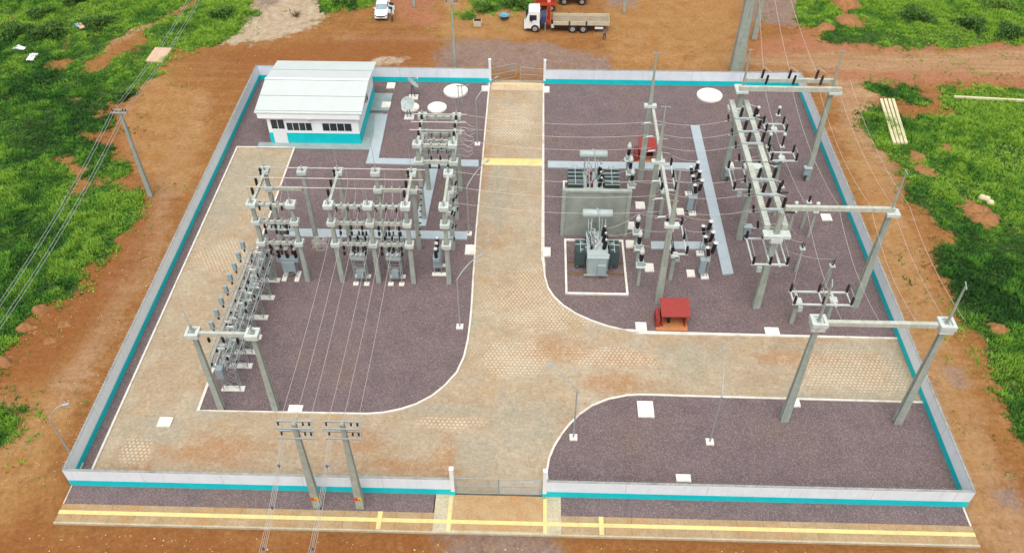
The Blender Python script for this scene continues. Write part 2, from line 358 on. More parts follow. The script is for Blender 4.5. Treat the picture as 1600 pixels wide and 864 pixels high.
BARE = [PX((74,240),(110,236),(150,250),(150,288),(112,322),(96,310),(100,282),(70,262)), PX((100,64),(118,60),(90,96),(74,104)), PX((66,104),(112,100),(110,110),(80,114)), PX((1420,236),(1448,238),(1452,250),(1424,252)), PX((1430,258),(1462,258),(1460,274),(1434,272)), PX((1512,318),(1540,318),(1556,340),(1550,362),(1534,352),(1530,336),(1512,332)), PX((1546,504),(1566,504),(1580,522),(1560,524)), PX((1306,-20),(1336,-20),(1336,40),(1308,30)), PX((10,22),(30,22),(28,42),(12,42)), PX((1470,290),(1500,294),(1506,312),(1480,310)), PX((20,178),(60,180),(56,208),(24,206)), PX((100,138),(140,150),(120,166),(96,156)), PX((1525,376),(1560,380),(1556,396),(1530,392)), PX((112,116),(124,80),(70,96),(84,118))]
REG = dict(
 track=[PX((-500,-500),(330,-500),(300,0),(205,56),(150,84),(150,74),(270,10),(290,-60)), PX((1100,88),(1300,76),(1420,82),(1600,76),(2300,70),(2300,135),(1600,118),(1480,118),(1300,112),(1200,105)), PX((520,56),(700,60),(690,66),(520,62)), PX((290,150),(330,150),(250,380),(150,560),(60,700),(10,700),(120,540),(220,360)), PX((1290,118),(1370,120),(1400,300),(1520,640),(1640,900),(1500,900),(1440,600),(1350,300))],
 pink=[PX((1170,70),(1240,50),(1330,66),(1600,66),(1600,74),(1300,80),(1180,90)), PX((1300,110),(1600,120),(1600,132),(1420,130),(1320,124)), PX((590,-60),(700,-60),(680,40),(620,30))],
 orange=[PX((-40,480),(100,440),(160,400),(200,340),(260,300),(230,400),(150,520),(60,600),(-40,640)), PX((320,80),(620,56),(700,66),(640,104),(400,104)), PX((100,830),(680,832),(680,900),(-40,900),(-40,760)), PX((880,844),(1540,864),(1560,980),(870,980)), PX((150,196),(220,200),(260,260),(200,270))],
 ochre=[PX((950,-60),(1150,-60),(1150,108),(960,108),(940,60)), PX((60,600),(110,640),(60,760),(-60,860),(-60,640)), PX((230,110),(330,150),(300,300),(200,260),(190,180)), PX((1320,200),(1400,300),(1500,560),(1560,800),(1540,840),(1440,560),(1340,320)), PX((690,0),(830,0),(830,60),(690,62))],
 sand=[PX((420,-60),(500,-60),(508,10),(520,22),(500,40),(470,54),(400,68),(340,72),(350,52),(380,34),(390,6)), PX((592,93),(632,94),(628,99),(596,99))],
 grey=[PX((700,62),(860,68),(950,90),(950,110),(690,106),(680,80)), PX((684,828),(870,832),(876,900),(870,1100),(680,1100)), PX((1150,-60),(1250,-60),(1252,20),(1235,36),(1190,36),(1170,30)), PX((380,-60),(450,-60),(440,10),(400,14)), PX((940,-60),(1010,-60),(1000,10),(950,10)), PX((1470,572),(1500,584),(1494,600),(1476,590)), PX((1550,760),(1580,770),(1578,782),(1556,776))])
def axis(a, b, st, lo, hi):
    x = list(np.arange(a, b+st/2, st)); d = st; c = a
    L = []
    while c > lo: d *= 1.6; c -= d; L.append(c)
    d = st; c = x[-1]; R = []
    while c < hi: d *= 1.6; c += d; R.append(c)
    return np.array(L[::-1]+x+R)
def gmask(P):
    n = fbm(P[:, 0], P[:, 1], .45)
    s = np.full(len(P), -9.)
    for p in GRASS: s = np.maximum(s, sdist(P, p))
    for p in BARE: s = np.minimum(s, -sdist(P, p)+.35)
    return np.clip(s, -9, 9)+(n-.5)*3.0+.5
MOUNDS = []
def gheight(P):
    x, y = P[:, 0], P[:, 1]
    dout = np.maximum(np.maximum(-x-.3, x-W-.3), np.maximum(-y-3.4, y-D-.3))       # metres outside the compound
    k = np.clip(dout/3, 0, 1); far = np.clip((np.hypot(x-34, y-30)-70)/30, 0, 1)*.4
    z = -.06+k*((fbm(x, y, .25)-.5)*.35+(fbm(x, y, 1.1)-.5)*.10+far*(fbm(x, y, .05)-.5))
    return np.where(dout < 0, -.3, z)
def build_ground():
    xs = axis(-46, 116, .42, -900, 1000); ys = axis(-14, 96, .42, -700, 1500)
    X, Y = np.meshgrid(xs, ys); P = np.stack([X.ravel(), Y.ravel()], 1); z = gheight(P)
    nx, ny = len(xs), len(ys); me = bpy.data.meshes.new('ground'); nv = nx*ny
    me.vertices.add(nv); me.vertices.foreach_set('co', np.column_stack([P, z]).astype(np.float32).ravel())
    i = (np.arange(ny-1)[:, None]*nx+np.arange(nx-1)[None]).ravel(); q = np.stack([i, i+1, i+nx+1, i+nx], 1)
    me.loops.add(q.size); me.loops.foreach_set('vertex_index', q.ravel().astype(np.int32))
    me.polygons.add(len(q)); me.polygons.foreach_set('loop_start', np.arange(0, q.size, 4, dtype=np.int32))
    me.polygons.foreach_set('use_smooth', np.ones(len(q), bool)); me.update()
    def put(name, a): at = me.attributes.new(name, 'FLOAT', 'POINT'); at.data.foreach_set('value', a.astype(np.float32))
    put('grass', gmask(P))
    for k, polys in REG.items():
        s = np.full(nv, -9.)
        for p in polys: s = np.maximum(s, sdist(P, p))
        put(k, np.clip(s, -9, 9)+(fbm(P[:, 0]+40, P[:, 1], .3)-.5)*3)
    me.materials.append(M['earth']); o = bpy.data.objects.new('ground', me); COL.objects.link(o); tag(o, kind='structure')
build_ground()
def build_road():
    xs = np.arange(T, W-T+.01, .3); xs = np.append(xs, W-T); ys = np.arange(T, D+.8, .3)
    X, Y = np.meshgrid(xs, ys); P = np.stack([X.ravel(), Y.ravel()], 1); nx, ny = len(xs), len(ys)
    me = bpy.data.meshes.new('paved_road'); me.vertices.add(nx*ny)
    me.vertices.foreach_set('co', np.column_stack([P, np.zeros(nx*ny)]).astype(np.float32).ravel())
    i = (np.arange(ny-1)[:, None]*nx+np.arange(nx-1)[None]).ravel()
    cx = (X[:-1, :-1]+X[1:, 1:]).ravel()/2; cy = (Y[:-1, :-1]+Y[1:, 1:]).ravel()/2
    keep = (cy < D-T-.3) | ((cx > 29.8) & (cx < 36.1)); i = i[keep]
    q = np.stack([i, i+1, i+nx+1, i+nx], 1)
    me.loops.add(q.size); me.loops.foreach_set('vertex_index', q.ravel().astype(np.int32))
    me.polygons.add(len(q)); me.polygons.foreach_set('loop_start', np.arange(0, q.size, 4, dtype=np.int32)); me.update()
    def blobs(L):
        a = np.zeros(len(P))
        for u, v, ru, rv in L:
            c = G(u, v); rx = abs(G(u+ru, v)[0]-c[0]); ry = abs(G(u, v-rv)[1]-c[1])
            d = np.hypot((P[:, 0]-c[0])/rx, (P[:, 1]-c[1])/ry); a = np.maximum(a, np.clip(1.4-d*.9, 0, 1))
        return a
    R = dict(hex=[(350,400,50,25),(850,470,90,50),(1330,580,85,38),(1330,580,60,25),(210,705,28,22),(700,660,50,10),(960,560,70,16),(800,560,60,30),(800,190,30,30)],
      brown=[(330,705,90,26),(870,545,60,22),(975,560,60,14),(620,730,80,14),(215,740,30,20),(790,135,30,8),(960,595,60,16),(560,690,40,20),(755,250,14,50),(1240,560,70,14),(700,720,20,40)],
      grey=[(1395,570,22,60),(1330,620,120,10),(1320,545,100,10),(745,710,45,40),(245,672,60,26),(780,300,22,60),(400,260,70,24),(350,310,40,60),(1080,560,60,34),(690,640,100,14),(330,640,40,18),(700,500,60,26),(820,660,70,50)])
    for k, L in R.items():
        at = me.attributes.new(k, 'FLOAT', 'POINT'); at.data.foreach_set('value', blobs(L).astype(np.float32))
    me.materials.append(M['pavers']); o = bpy.data.objects.new('paved_road', me); COL.objects.link(o); tag(o, kind='structure')
build_road()
MB().box(T, W-T, T, D-T, -.34, -.02).build('yard_foundation', M['dconc'])['kind'] = 'structure'
# gravel yards (bounded by kerbs) -------------------------------------------------------------
def arc(p, c, q, n=14):
    """quadratic-ish rounded corner from p to q with control c"""
    return [((1-t)**2*p[0]+2*t*(1-t)*c[0]+t*t*q[0], (1-t)**2*p[1]+2*t*(1-t)*c[1]+t*t*q[1]) for t in [i/n for i in range(n+1)]]
curveL = PX((575,647),(600,645),(625,640),(650,632),(675,619),(695,603),(714,582),(725,558),(731,532),(734.5,505),(736.8,480),(738.3,455),(739.5,432),(741.2,410))
curveR = PX((849,405),(851,432),(856,450),(865,464),(880,478),(900,491),(925,502),(950,510.5),(975,516),(1000,518.5))
curveB = PX((1025,617.5),(1000,617),(980,618),(950,624),(925,634),(905,648),(890,663),(878,678),(866,697),(858,716),(854,738))
YR, YB = 17.05, 9.85                       # right road between these
curveL = [(28.0-.0, y) if False else (x, y) for x, y in curveL]
leftyard_edge = [(7.7, 44.9), (7.7, 7.35)]+curveL+[(29.4, 20), (29.4, D-T)]
left_strip = [(1.1, T)]
MB().poly([(T, T), (1.1, T), (1.1, 44.9), (7.7, 44.9), (7.7, 7.35)]+curveL+[(29.42, 30.0), (29.4, D-T), (T, D-T)], .03).build('gravel_yard', M['gravel'])['kind'] = 'structure'
MB().poly([(36.25, D-T), (36.25, 26.0)]+curveR+[(44.5, 17.15), (W-T, YR+.0), (W-T, D-T)], .03).build('gravel_yard', M['gravel'])['kind'] = 'structure'
MB().poly([(W-T, T), (W-T, YB), (48, YB+.15)]+curveB+[(36.7, T)], .03).build('gravel_yard', M['gravel'])['kind'] = 'structure'
MB().box(.1, 28.1, -1.6, -.0, -.2, .0).build('gravel_verge', M['gravel'])['kind'] = 'structure'
MB().box(37.7, 67.9, -1.6, -.0, -.2, .0).build('gravel_verge', M['gravel'])['kind'] = 'structure'
def kerb(path, label, wd=.16, z=.12):
    mb = MB(); L = []; R = []
    for i, p in enumerate(path):
        a = Vector(path[max(i-1, 0)]); b = Vector(path[min(i+1, len(path)-1)]); d = (b-a).normalized(); n = Vector((-d.y, d.x))*wd/2
        if 0 < i < len(path)-1:
            d1 = (Vector(p)-a).normalized(); d2 = (b-Vector(p)).normalized(); c = max(.5, math.sqrt(max(0, (1+d1.dot(d2))/2))); n = n/c
        L.append((p[0]+n.x, p[1]+n.y)); R.append((p[0]-n.x, p[1]-n.y))
    mb.poly(L+R[::-1], -.01, z); o = solo(mb, 'kerb', M['kerb'], label, 'kerb', 'white painted kerbs'); return o
kerb([(1.1, 1.2), (1.1, 44.98)], 'long straight white kerb down the left side of the left road', .18)
kerb([(1.2, 44.9), (7.62, 44.9)], 'short white kerb across the top end of the left road', .14)
kerb([(7.7, 44.98), (7.7, 7.35)]+curveL+[(29.42, 30), (29.4, D-T)], 'white kerb with a rounded corner around the left gravel yard', .17)
kerb([(36.25, D-T), (36.25, 26.0)]+curveR+[(44.5, 17.15), (W-T, YR)], 'white kerb curving from the back gate to the right wall', .17)
kerb([(W-T, YB), (48, YB+.15)]+curveB+[(36.75, T+.3)], 'white kerb curving around the front right gravel yard', .17)
# trodden lighter edge beside kerbs is part of road stains
# front footpath
mb = MB().box(-.02, 28.2, -3.12, -1.6, -.22, .02).box(37.7, 68.05, -3.12, -1.6, -.22, .02); mb.build('footpath', M['path'])['kind'] = 'structure'
mb = MB().box(-.06, 28.2, -3.25, -3.12, -.26, .035).box(37.7, 68.1, -3.25, -3.12, -.26, .035)
solo(mb, 'kerb_stone', M['apron'], 'pale kerb stone along the outer edge of the front footpath', 'kerb')
mb = MB().box(28.2, 37.7, -3.2, -.0, -.2, .02); mb.build('driveway', M['drive'])['kind'] = 'structure'
mb = MB().box(28.2, 29.55, -3.0, -.02, 0, .028).box(36.55, 37.7, -3.0, -.02, 0, .028).box(28.2, 37.7, -3.24, -3.0, -.2, .029); mb.build('driveway_apron', M['apron'])['kind'] = 'structure'
MB().box(0.03, .1, -1.6, -.05, -.2, .06).build('verge_kerb', M['kerb'])['kind'] = 'structure'
MB().box(67.9, 68.02, -1.6, -.05, -.2, .06).build('verge_kerb', M['kerb'])['kind'] = 'structure'
mb = MB().box(-.02, 68.05, -2.46, -2.14, .0, .033)
for x in (29.35, 36.5): mb.box(x-.13, x+.13, -3.1, -2.46, 0, .033).box(x-.13, x+.13, -2.14, -.2, 0, .033)
mb.build('painted_stripe', M['yellow'])['kind'] = 'structure'
for (u, lab) in ((593, 'left'), (939, 'right')):
    x = G(u, 812)[0]; solo(MB().box(x-.17, x+.17, -3.1, -1.62, .02, .09), 'yellow_ramp_bar', M['yellow'], 'yellow bar across the footpath %s of the driveway' % lab, 'kerb bar', 'yellow footpath bars')
mb = MB(); mb.loft([[(29.5, y, .012+z), (36.2, y, .012+z), (36.2, y, -.01), (29.5, y, -.01)] for y, z in ((44.25-2.0, 0), (42.6, .09), (43.2, .09), (43.55, 0))]); 
solo(mb, 'speed_bump', M['yellow'], 'yellow painted speed bump across the central road', 'speed bump')
# back gate threshold slabs
mb = MB().box(29.7, 36.2, D-T-1.6, D+.1, 0, .02); mb.build('gate_threshold', mk_joint('threshold_slabs', (196,174,142), (206,186,156), 1.45, 0, .4, .012, (130,110,84), (200,166,116)))['kind'] = 'structure'
MB().box(29.8, 36.1, D-.35, D-.12, .01, .026).build('painted_stripe', M['yellow'])['kind'] = 'structure'

# ------------------------------------------------------------------ perimeter wall
def wall(x0, x1, y0, y1, label, side):
    r = thing('perimeter_wall', label, 'wall', ((x0+x1)/2, (y0+y1)/2, 0), 'white and teal compound walls')
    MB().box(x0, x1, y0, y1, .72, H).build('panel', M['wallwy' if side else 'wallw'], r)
    MB().box(x0-.006, x1+.006, y0-.006, y1+.006, -.25, .72).build('painted_base', M['teal'], r)
    MB().box(x0-.01, x1+.01, y0-.01, y1+.01, H, H+.04).build('coping', M['coping'], r)
    mb = MB(); L = (y1-y0) if side else (x1-x0); n = int(L/.34)
    pts = []
    for i in range(n*6+1):
        t = i/6; a = t*2*math.pi; s = .06+t*(L-.12)/n; c = (.13*math.cos(a), .13*math.sin(a)+.17)
        pts.append(((x0+x1)/2+c[0], y0+s, H+.05+c[1]) if side else (x0+s, (y0+y1)/2+c[0], H+.05+c[1]))
    mb.tube(pts, .007, 3); mb.build('razor_wire', M['galv'], r)
    mb = MB(); n = max(2, int(L/3))
    for i in range(n+1):
        s = .05+i*(L-.1)/n; p = ((x0+x1)/2, y0+s) if side else (x0+s, (y0+y1)/2); mb.rod((p[0], p[1], H), (p[0], p[1], H+.42), .014, n=4)
    mb.build('wire_post', M['galv'], r); return r
wall(0, T, T, D-T, 'long left side wall of the compound, white with a teal base', 1)
wall(W-T, W, T, D-T, 'long right side wall of the compound, white with a teal base', 1)
wall(0, 29.35, 0, T, 'front wall left of the mesh gate, white over teal', 0)
wall(36.6, W, 0, T, 'front wall right of the mesh gate, white over teal', 0)
wall(0, 29.35, D-T, D, 'back wall behind the white control building, left of the back gate', 0)
wall(36.5, W, D-T, D, 'back wall right of the back gate, behind the tall concrete portals', 0)
for x, y, l in ((29.5, .1, 'white gate pillar left of the front mesh gate'), (36.45, .1, 'white gate pillar right of the front mesh gate'), (29.5, D-.1, 'white gate pillar left of the back gate'), (36.36, D-.1, 'white gate pillar right of the back gate')):
    r = thing('gate_pillar', l, 'pillar', (x, y, 0), 'white gate pillars')
    MB().cb(x, y, .5, 3.3, .3, .3).build('shaft', M['white'], r); MB().cb(x, y, -.2, .5, .34, .34).build('painted_base', M['teal'], r); MB().cb(x, y, 3.3, 3.38, .34, .34).build('cap', M['white'], r)
def gate_leaf(mbF, mbM, a, b, z0, z1):
    a = Vector(a); b = Vector(b); 
    for z in (z0, (z0+z1)/2, z1): mbF.bar((a.x, a.y, z), (b.x, b.y, z), .05)
    for P in (a, b): mbF.bar((P.x, P.y, z0), (P.x, P.y, z1), .06)
    n = int((b-a).length/.13)
    for i in range(1, n):
        P = a.lerp(b, i/n); mbM.rod((P.x, P.y, z0), (P.x, P.y, z1), .007, n=3)
    for i in range(1, 12):
        z = z0+(z1-z0)*i/12; mbM.rod((a.x, a.y, z), (b.x, b.y, z), .006, n=3)
for y0, lab, op in ((.12, 'closed double leaf steel mesh gate in the front wall', 0), (D+.0, 'steel mesh gate in the back wall with one leaf swung outward', 1)):
    r = thing('mesh_gate', lab, 'gate', (33, y0, 0), 'steel mesh gates')
    for (a, b) in (((29.68, y0, 0), ((32.95, y0, 0) if not op else (32.7, y0+1.3, 0))), ((36.2, y0, 0), ((33.0, y0, 0) if not op else (33.3, y0+.35, 0)))):
        f = MB(); me_ = MB(); gate_leaf(f, me_, a, b, .12, 2.05); fo = f.build('gate_leaf', M['galv'], r); me_.build('mesh', M['galv'], fo)

# ------------------------------------------------------------------ control building
def building():
    X0, X1, Y0, Y1 = 4.85, 15.25, 45.85, 56.4
    r = thing('control_building', 'white single storey control building with teal base and pale roof', 'building', ((X0+X1)/2, (Y0+Y1)/2, 0))
    MB().box(X0, X1, Y0, Y1, 1.45, 3.7).build('wall', M['bwall'], r)
    g = MB(); ym = 51.3
    for x0, x1 in ((X0, X0+.15), (X1-.15, X1)): g.loft([[(x0, Y0, 3.7), (x0, Y1, 3.7), (x0, ym, 4.7)], [(x1, Y0, 3.7), (x1, Y1, 3.7), (x1, ym, 4.7)]])
    g.build('gable', M['bwall'], r)
    MB().box(X0-.02, X1+.02, Y0-.02, Y1+.02, 0, 1.45).build('painted_base', M['teal'], r)
    rf = MB(); ex0, ex1, ey0, ey1 = 3.8, 15.9, 45.35, 56.9
    zr, ze0, ze1 = 5.15, 4.4, 4.35
    rf.loft([[(ex0, ey0, ze0), (ex0, ym, zr), (ex0, ey1, ze1), (ex0, ey1, ze1-.1), (ex0, ym, zr-.12), (ex0, ey0, ze0-.1)][::-1], [(ex1, ey0, ze0), (ex1, ym, zr), (ex1, ey1, ze1), (ex1, ey1, ze1-.1), (ex1, ym, zr-.12), (ex1, ey0, ze0-.1)][::-1]])
    ro = rf.build('roof', M['roof'], r)
    rb = MB(); n = 46
    for i in range(n+1):
        x = ex0+.1+(ex1-ex0-.2)*i/n
        rb.bar((x, ey0, ze0+.004), (x, ym, zr+.004), .05, .02).bar((x, ym, zr+.004), (x, ey1, ze1+.004), .05, .02)
    rb.build('roof_rib', M['roof'], ro)
    s = MB()
    for t in (.06, .5):
        s.bar((ex0, ey0+(ym-ey0)*t, ze0+(zr-ze0)*t+.03), (ex1, ey0+(ym-ey0)*t, ze0+(zr-ze0)*t+.03), .05, .03)
    s.bar((ex0, ym+(ey1-ym)*.5, zr+(ze1-zr)*.5+.03), (ex1, ym+(ey1-ym)*.5, zr+(ze1-zr)*.5+.03), .05, .03)
    s.build('lap_joint', M['galv'], ro); MB().bar((ex0, ym, zr+.06), (ex1, ym, zr+.06), .4, .04).build('ridge_cap', M['white'], ro)
    MB().box(ex0+.25, ex1-.3, ey0+.05, ey0+.2, 3.62, 4.32).build('fascia', M['bwall'], r)
    MB().box(X0-.8, X0, Y0-.25, Y0+.6, 3.5, 4.2).build('roof_return', M['bwall'], r)
    def win(xa, xb, z0, z1, n):
        f = MB(); p = MB(); yy = Y0-.03
        f.box(xa-.05, xb+.05, yy, Y0+.02, z0-.05, z0).box(xa-.05, xb+.05, yy, Y0+.02, z1, z1+.05)
        for i in range(n+1):
            x = xa+(xb-xa)*i/n; f.box(x-.035, x+.035, yy, Y0+.02, z0, z1)
        p.box(xa, xb, Y0-.015, Y0+.01, z0, z1)
        fo = f.build('window', M['white'], r); p.build('pane', M['glass'], fo)
    win(7.0, 9.9, 1.8, 2.8, 4); win(11.1, 14.45, 1.8, 2.8, 4)
    d = MB().box(5.3, 6.85, Y0-.06, Y0+.01, 0, 1.95).build('door', M['white'], r)
    win(5.25, 6.8, 1.97, 3.2, 2)
    MB().rod((6.05, Y0-.09, .95), (6.05, Y0-.09, 1.15), .02).build('handle', M['chrome'], d)
    MB().box(9.7, 10.1, Y0-.62, Y0-.45, 3.45, 3.56).build('floodlight', M['galv'], r)
    ac = MB().box(X1, X1+.4, 49.9, 50.8, 3.0, 3.65).build('air_conditioner', M['chrome'], r)
    MB().lathe((X1+.42, 50.35, 3.32), ((.26, -.01), (.26, .01)), 14, (1, 0, 0)).build('fan_grille', M['dark'], ac)
building()
# apron and channels round the building
def cov(name, rects, label, z=.16, mt='cover', polys=None):
    mb = MB()
    for a in rects: mb.box(a[0], a[1], a[2], a[3], .0, z)
    return solo(mb, name, M[mt], label, 'trench cover' if name == 'trench_cover' else 'paving', 'grey concrete trench covers' if name == 'trench_cover' else None)
cov('building_apron', [(3.4, 16.4, 44.75, 45.85), (15.25, 16.9, 45.85, 52.3), (15.25, 17.5, 52.9, 56.8)], 'pale concrete apron around the foot of the control building', .08, 'aprong')
a = G(597,180); b = G(592,249)
mb = MB().poly(PX((586,182),(606,180),(592,249),(748,252),(748,262),(572,257),(584,214)), 0, .17); solo(mb, 'trench_cover', M['cover'], 'L shaped grey trench cover running from the building to the central road', 'trench cover', 'grey concrete trench covers')
mb = MB().poly([(23.6, 42.6), (24.6, 42.6), (24.2, 31.4), (23.0, 31.4)], 0, .16); solo(mb, 'trench_cover', M['cover'], 'grey trench cover running lengthways between the left gantries', 'trench cover', 'grey concrete trench covers')
xa = G(434, 365)[0]; solo(MB().box(9.2, 28.6, 29.4, 30.6, 0, .17), 'trench_cover', M['cover'], 'grey trench cover crossing the left yard under the gantries', 'trench cover', 'grey concrete trench covers')
mb = MB().poly(PX((856,253.5),(1088,256.5),(1089,267.5),(856,263.5)), 0, .17); solo(mb, 'trench_cover', M['cover'], 'long crossways grey trench cover behind the transformers', 'trench cover', 'grey concrete trench covers')
mb = MB().poly(PX((1078.5,198.5),(1092.5,198.5),(1145.5,429),(1128.6,431)), 0, .2); solo(mb, 'trench_cover', M['cover'], 'long slanting grey trench cover right of the circuit breakers', 'trench cover', 'grey concrete trench covers')
mb = MB().poly(PX((1016.5,379),(1104,379.5),(1107,391),(1017.5,390.5)), 0, .18); solo(mb, 'trench_cover', M['cover'], 'short grey trench cover between the fenced pit and the front breaker', 'trench cover', 'grey concrete trench covers')

# ------------------------------------------------------------------ pads and discs
PADS = [((604,131,618,140),'white square slab right of the building, nearest the back wall'),((596,161,611,170),'white square slab beside the building apron'),
 ((752,136,764,144),'white slab on the kerb by the left pillar of the back gate'),((848,137,859,146),'white slab on the kerb by the right pillar of the back gate'),
 ((726,384,744,399),'white slab against the road kerb in front of the left yard trench cover'),
 ((450,634,474,646),'white slab on the kerb behind the twin cross arm poles'),((247,653,270,668),'white slab lying alone on the left road paving'),
 ((995,628,1022,653),'large white slab in the front right gravel yard near the road curve'),((1055,742,1080,754),'white slab against the front wall right of the gate'),
 ((992,505,1011,519),'white slab on the kerb left of the red shelter'),((1194,513,1218,526),'white slab on the kerb of the right road, right of the red shelter'),
 ((1236,624,1250,637),'white slab beside the front left foot of the front portal'),((1282,336,1299,346),'white slab near the right wall under the long cross beam'),
 ((1136,255,1147,267),'white slab behind the back left post of the twin beam gantry'),((979,348,992,360),'white slab right of the fire wall, lower one'),
 ((992,317,1008,328),'white slab right of the fire wall, upper one'),((977,377,992,389),'white slab right of the transformer pit, upper one'),
 ((1006,413,1022,426),'white slab right of the transformer pit, lower one'),((1072,423,1086,434),'white slab left of the front circuit breaker foot'),
 ((1056,327,1069,337),'white slab left of the back circuit breaker foot'),((848,388,861,402),'white slab on the kerb left of the transformer pit')]
for (u0, v0, u1, v1), lab in PADS:
    x0, y0 = G((u0+u1)/2-(u1-u0)/2, v1); x1, y1 = G((u0+u1)/2+(u1-u0)/2, v0); xm = G((u0+u1)/2, v1)[0]; wd = G(u1, v1)[0]-G(u0, v1)[0]
    cx = G((u0+u1)/2, (v0+v1)/2)[0]
    solo(MB().box(cx-wd/2+.05, cx+wd/2-.05, y0+.03, y1-.03, .0, .17), 'concrete_slab', M['pad'], lab, 'slab', 'white inspection slabs')
for u, v, ru, lab in ((712,141,19,'largest white round tank cover, nearest the back gate on the left'),(683,167,15,'white round tank cover behind the tall left gantry'),(641,167,14,'white round tank cover half hidden by the tilted satellite dish'),(1109,148,20,'white round tank cover alone in the back right yard')):
    x, y = G(u, v, .25); rr = G(u+ru, v, .25)[0]-x
    solo(MB().lathe((x, y, 0), ((rr, 0), (rr, .22), (rr-.04, .26), (rr*.3, .3), (.02, .3)), 40), 'tank_cover', M['pad'], lab, 'tank cover', 'white round tank covers')

# ------------------------------------------------------------------ electrical kit: shared pieces
def ins_prof(h, r, n=7, r2=None):
    P = [(r*.8, 0), (r*.8, h*.06)]
    for i in range(n):
        z = h*(.08+.84*i/n); P += [(r*.62, z), (r, z+h*.84/n*.45), (r*.62, z+h*.84/n*.8)]
    return P+[(r*.7, h*.94), (r*.7, h)]
def ins(p, h=1.1, r=.13, tilt=None, parent=None, m_='blackins', name='insulator', n=6):
    return MB().lathe(p, ins_prof(h, r, n), 9, tilt).build(name, M[m_], parent, True)
def post_h(mb, x, y, z0, z1, w0, w1, d0=None, d1=None, web=.32):
    """double-T concrete post, tapered"""
    d0 = d0 or w0*.8; d1 = d1 or w1*.8; R = []
    for z, w_, d_ in ((z0, w0, d0), (z1, w1, d1)):
        a, b = w_/2, d_/2; i = b*web; k = a*.55
        R.append([(x+px, y+py, z) for px, py in ((-a,-b),(a,-b),(a,-b+ (b-i)*.5),(k*.9,-i),(k*.9,i),(a,b-(b-i)*.5),(a,b),(-a,b),(-a,b-(b-i)*.5),(-k*.9,i),(-k*.9,-i),(-a,-b+(b-i)*.5))])
    return mb.loft(R)
def collar(mb, x, y, z, s=.86, h=.3):
    a = s/2; t = s*.2
    mb.box(x-a, x+a, y-a, y-a+t, z-h, z).box(x-a, x+a, y+a-t, y+a, z-h, z).box(x-a, x-a+t, y-a+t, y+a-t, z-h, z).box(x+a-t, x+a, y-a+t, y+a-t, z-h, z)
    return mb.cb(x, y, z-h-.16, z-h-.002, s*.9, s*.9).cb(x, y, z-h, z-.12, s*.6, s*.6)
def sag(a, b, s, n=12): 
    return [(a[0]+(b[0]-a[0])*t, a[1]+(b[1]-a[1])*t, a[2]+(b[2]-a[2])*t-4*s*t*(1-t)) for t in [i/n for i in range(n+1)]]
def wire(a, b, label, group, s=.3, r=.017, m_='wire'):
    return solo(MB().tube(sag(a, b, s), r, 4), 'overhead_wire', M[m_], label, 'wire', group)

# ------------------------------------------------------------------ left yard gantries
XF = (10.2, 13.7, 17.05, 20.55, 23.9, 27.3)
def gantry(label, xs, ys, levels, xbeams, ybeams, group='pale concrete gantries of the left yard', whips=()):
    r = thing('concrete_gantry', label, 'gantry', ((xs[0]+xs[-1])/2, (ys[0]+ys[-1])/2, 0), group)
    for x in xs:
        for y in ys:
            post_h(MB(), x, y, 0, 9.35, .46, .3).build('post', M['conc'], r)
            for z in levels: collar(MB(), x, y, z, .86).build('collar', M['collar'], r)
            MB().rod((x, y, 9.3), (x-.02, y+.02, 10.05), .11, .08, 8).build('post_tip', M['conc'], r)
    for (x0, x1, y, z) in xbeams: MB().box(x0+.4, x1-.4, y-.13, y+.13, z-.34, z-.02).build('beam', M['beam'], r)
    for (y0, y1, x, z) in ybeams: MB().box(x-.12, x+.12, y0+.4, y1-.4, z-.34, z-.02).build('beam', M['beam'], r)
    for (x, y, hh) in whips: MB().rod((x, y, 9.9), (x-.15, y+.3, 9.9+hh), .03, .012, 5).build('lightning_rod', M['galv'], r)
    return r
def hang(r, x, y, z, k=3, m_='blackins'):
    """string insulators hanging beside a beam"""
    ins((x, y-.22, z-.55), .42, .13, None, r, m_, 'insulator', 3); ins((x, y-.3, z-1.15), .42, .13, None, r, m_, 'insulator', 3)
# front gantry A (two bays wide posts 10.2-13.7)
gA = gantry('two by two post concrete gantry above the capacitor rack and left breaker', XF[:2], (23.1, 28.0), (9.6,),
     [(XF[0], XF[1], 23.1, 9.45), (XF[0], XF[1], 23.1, 7.5), (XF[0], XF[1], 23.1, 5.0), (XF[0], XF[1], 28.0, 7.5)], [(23.1, 28.0, XF[0], 9.45)], whips=[(XF[0], 23.1, 1.8), (XF[1], 23.1, 2.2), (XF[0], 28, 2)])
gB = gantry('three by two post concrete gantry above the two reclosers, middle of left yard', XF[2:5], (23.1, 28.0), (9.6,),
     [(XF[2], XF[3], 23.1, 9.45), (XF[3], XF[4], 23.1, 9.45), (XF[2], XF[3], 23.1, 7.5), (XF[3], XF[4], 23.1, 7.5), (XF[2], XF[3], 23.1, 5.0), (XF[3], XF[4], 23.1, 5.0), (XF[3], XF[4], 28.0, 7.5)],
     [(23.1, 28.0, XF[2], 9.45), (23.1, 28.0, XF[4], 9.45)], whips=[(XF[2], 28, 2.2), (XF[3], 28, 3.4), (XF[4], 28, 2.2), (XF[3], 23.1, 2)])
for g_, xs in ((gA, XF[:2]), (gB, XF[2:5])):
    for x in xs:
        collar(MB(), x, 23.1, 7.6, .78).build('collar', M['collar'], g_); collar(MB(), x, 23.1, 5.1, .8).build('collar', M['collar'], g_)
for (g_, x) in ((gB, XF[3]), (gB, XF[4]), (gA, XF[0])): collar(MB(), x, 28.0, 7.6, .78).build('collar', M['collar'], g_)
gC = gantry('tall concrete gantry column nearest the central road, left yard', (XF[5],), (23.1, 28.0), (9.6, 7.6, 5.1), [], [(23.1, 28.0, XF[5], 9.45), (23.1, 28.0, XF[5], 7.5)])
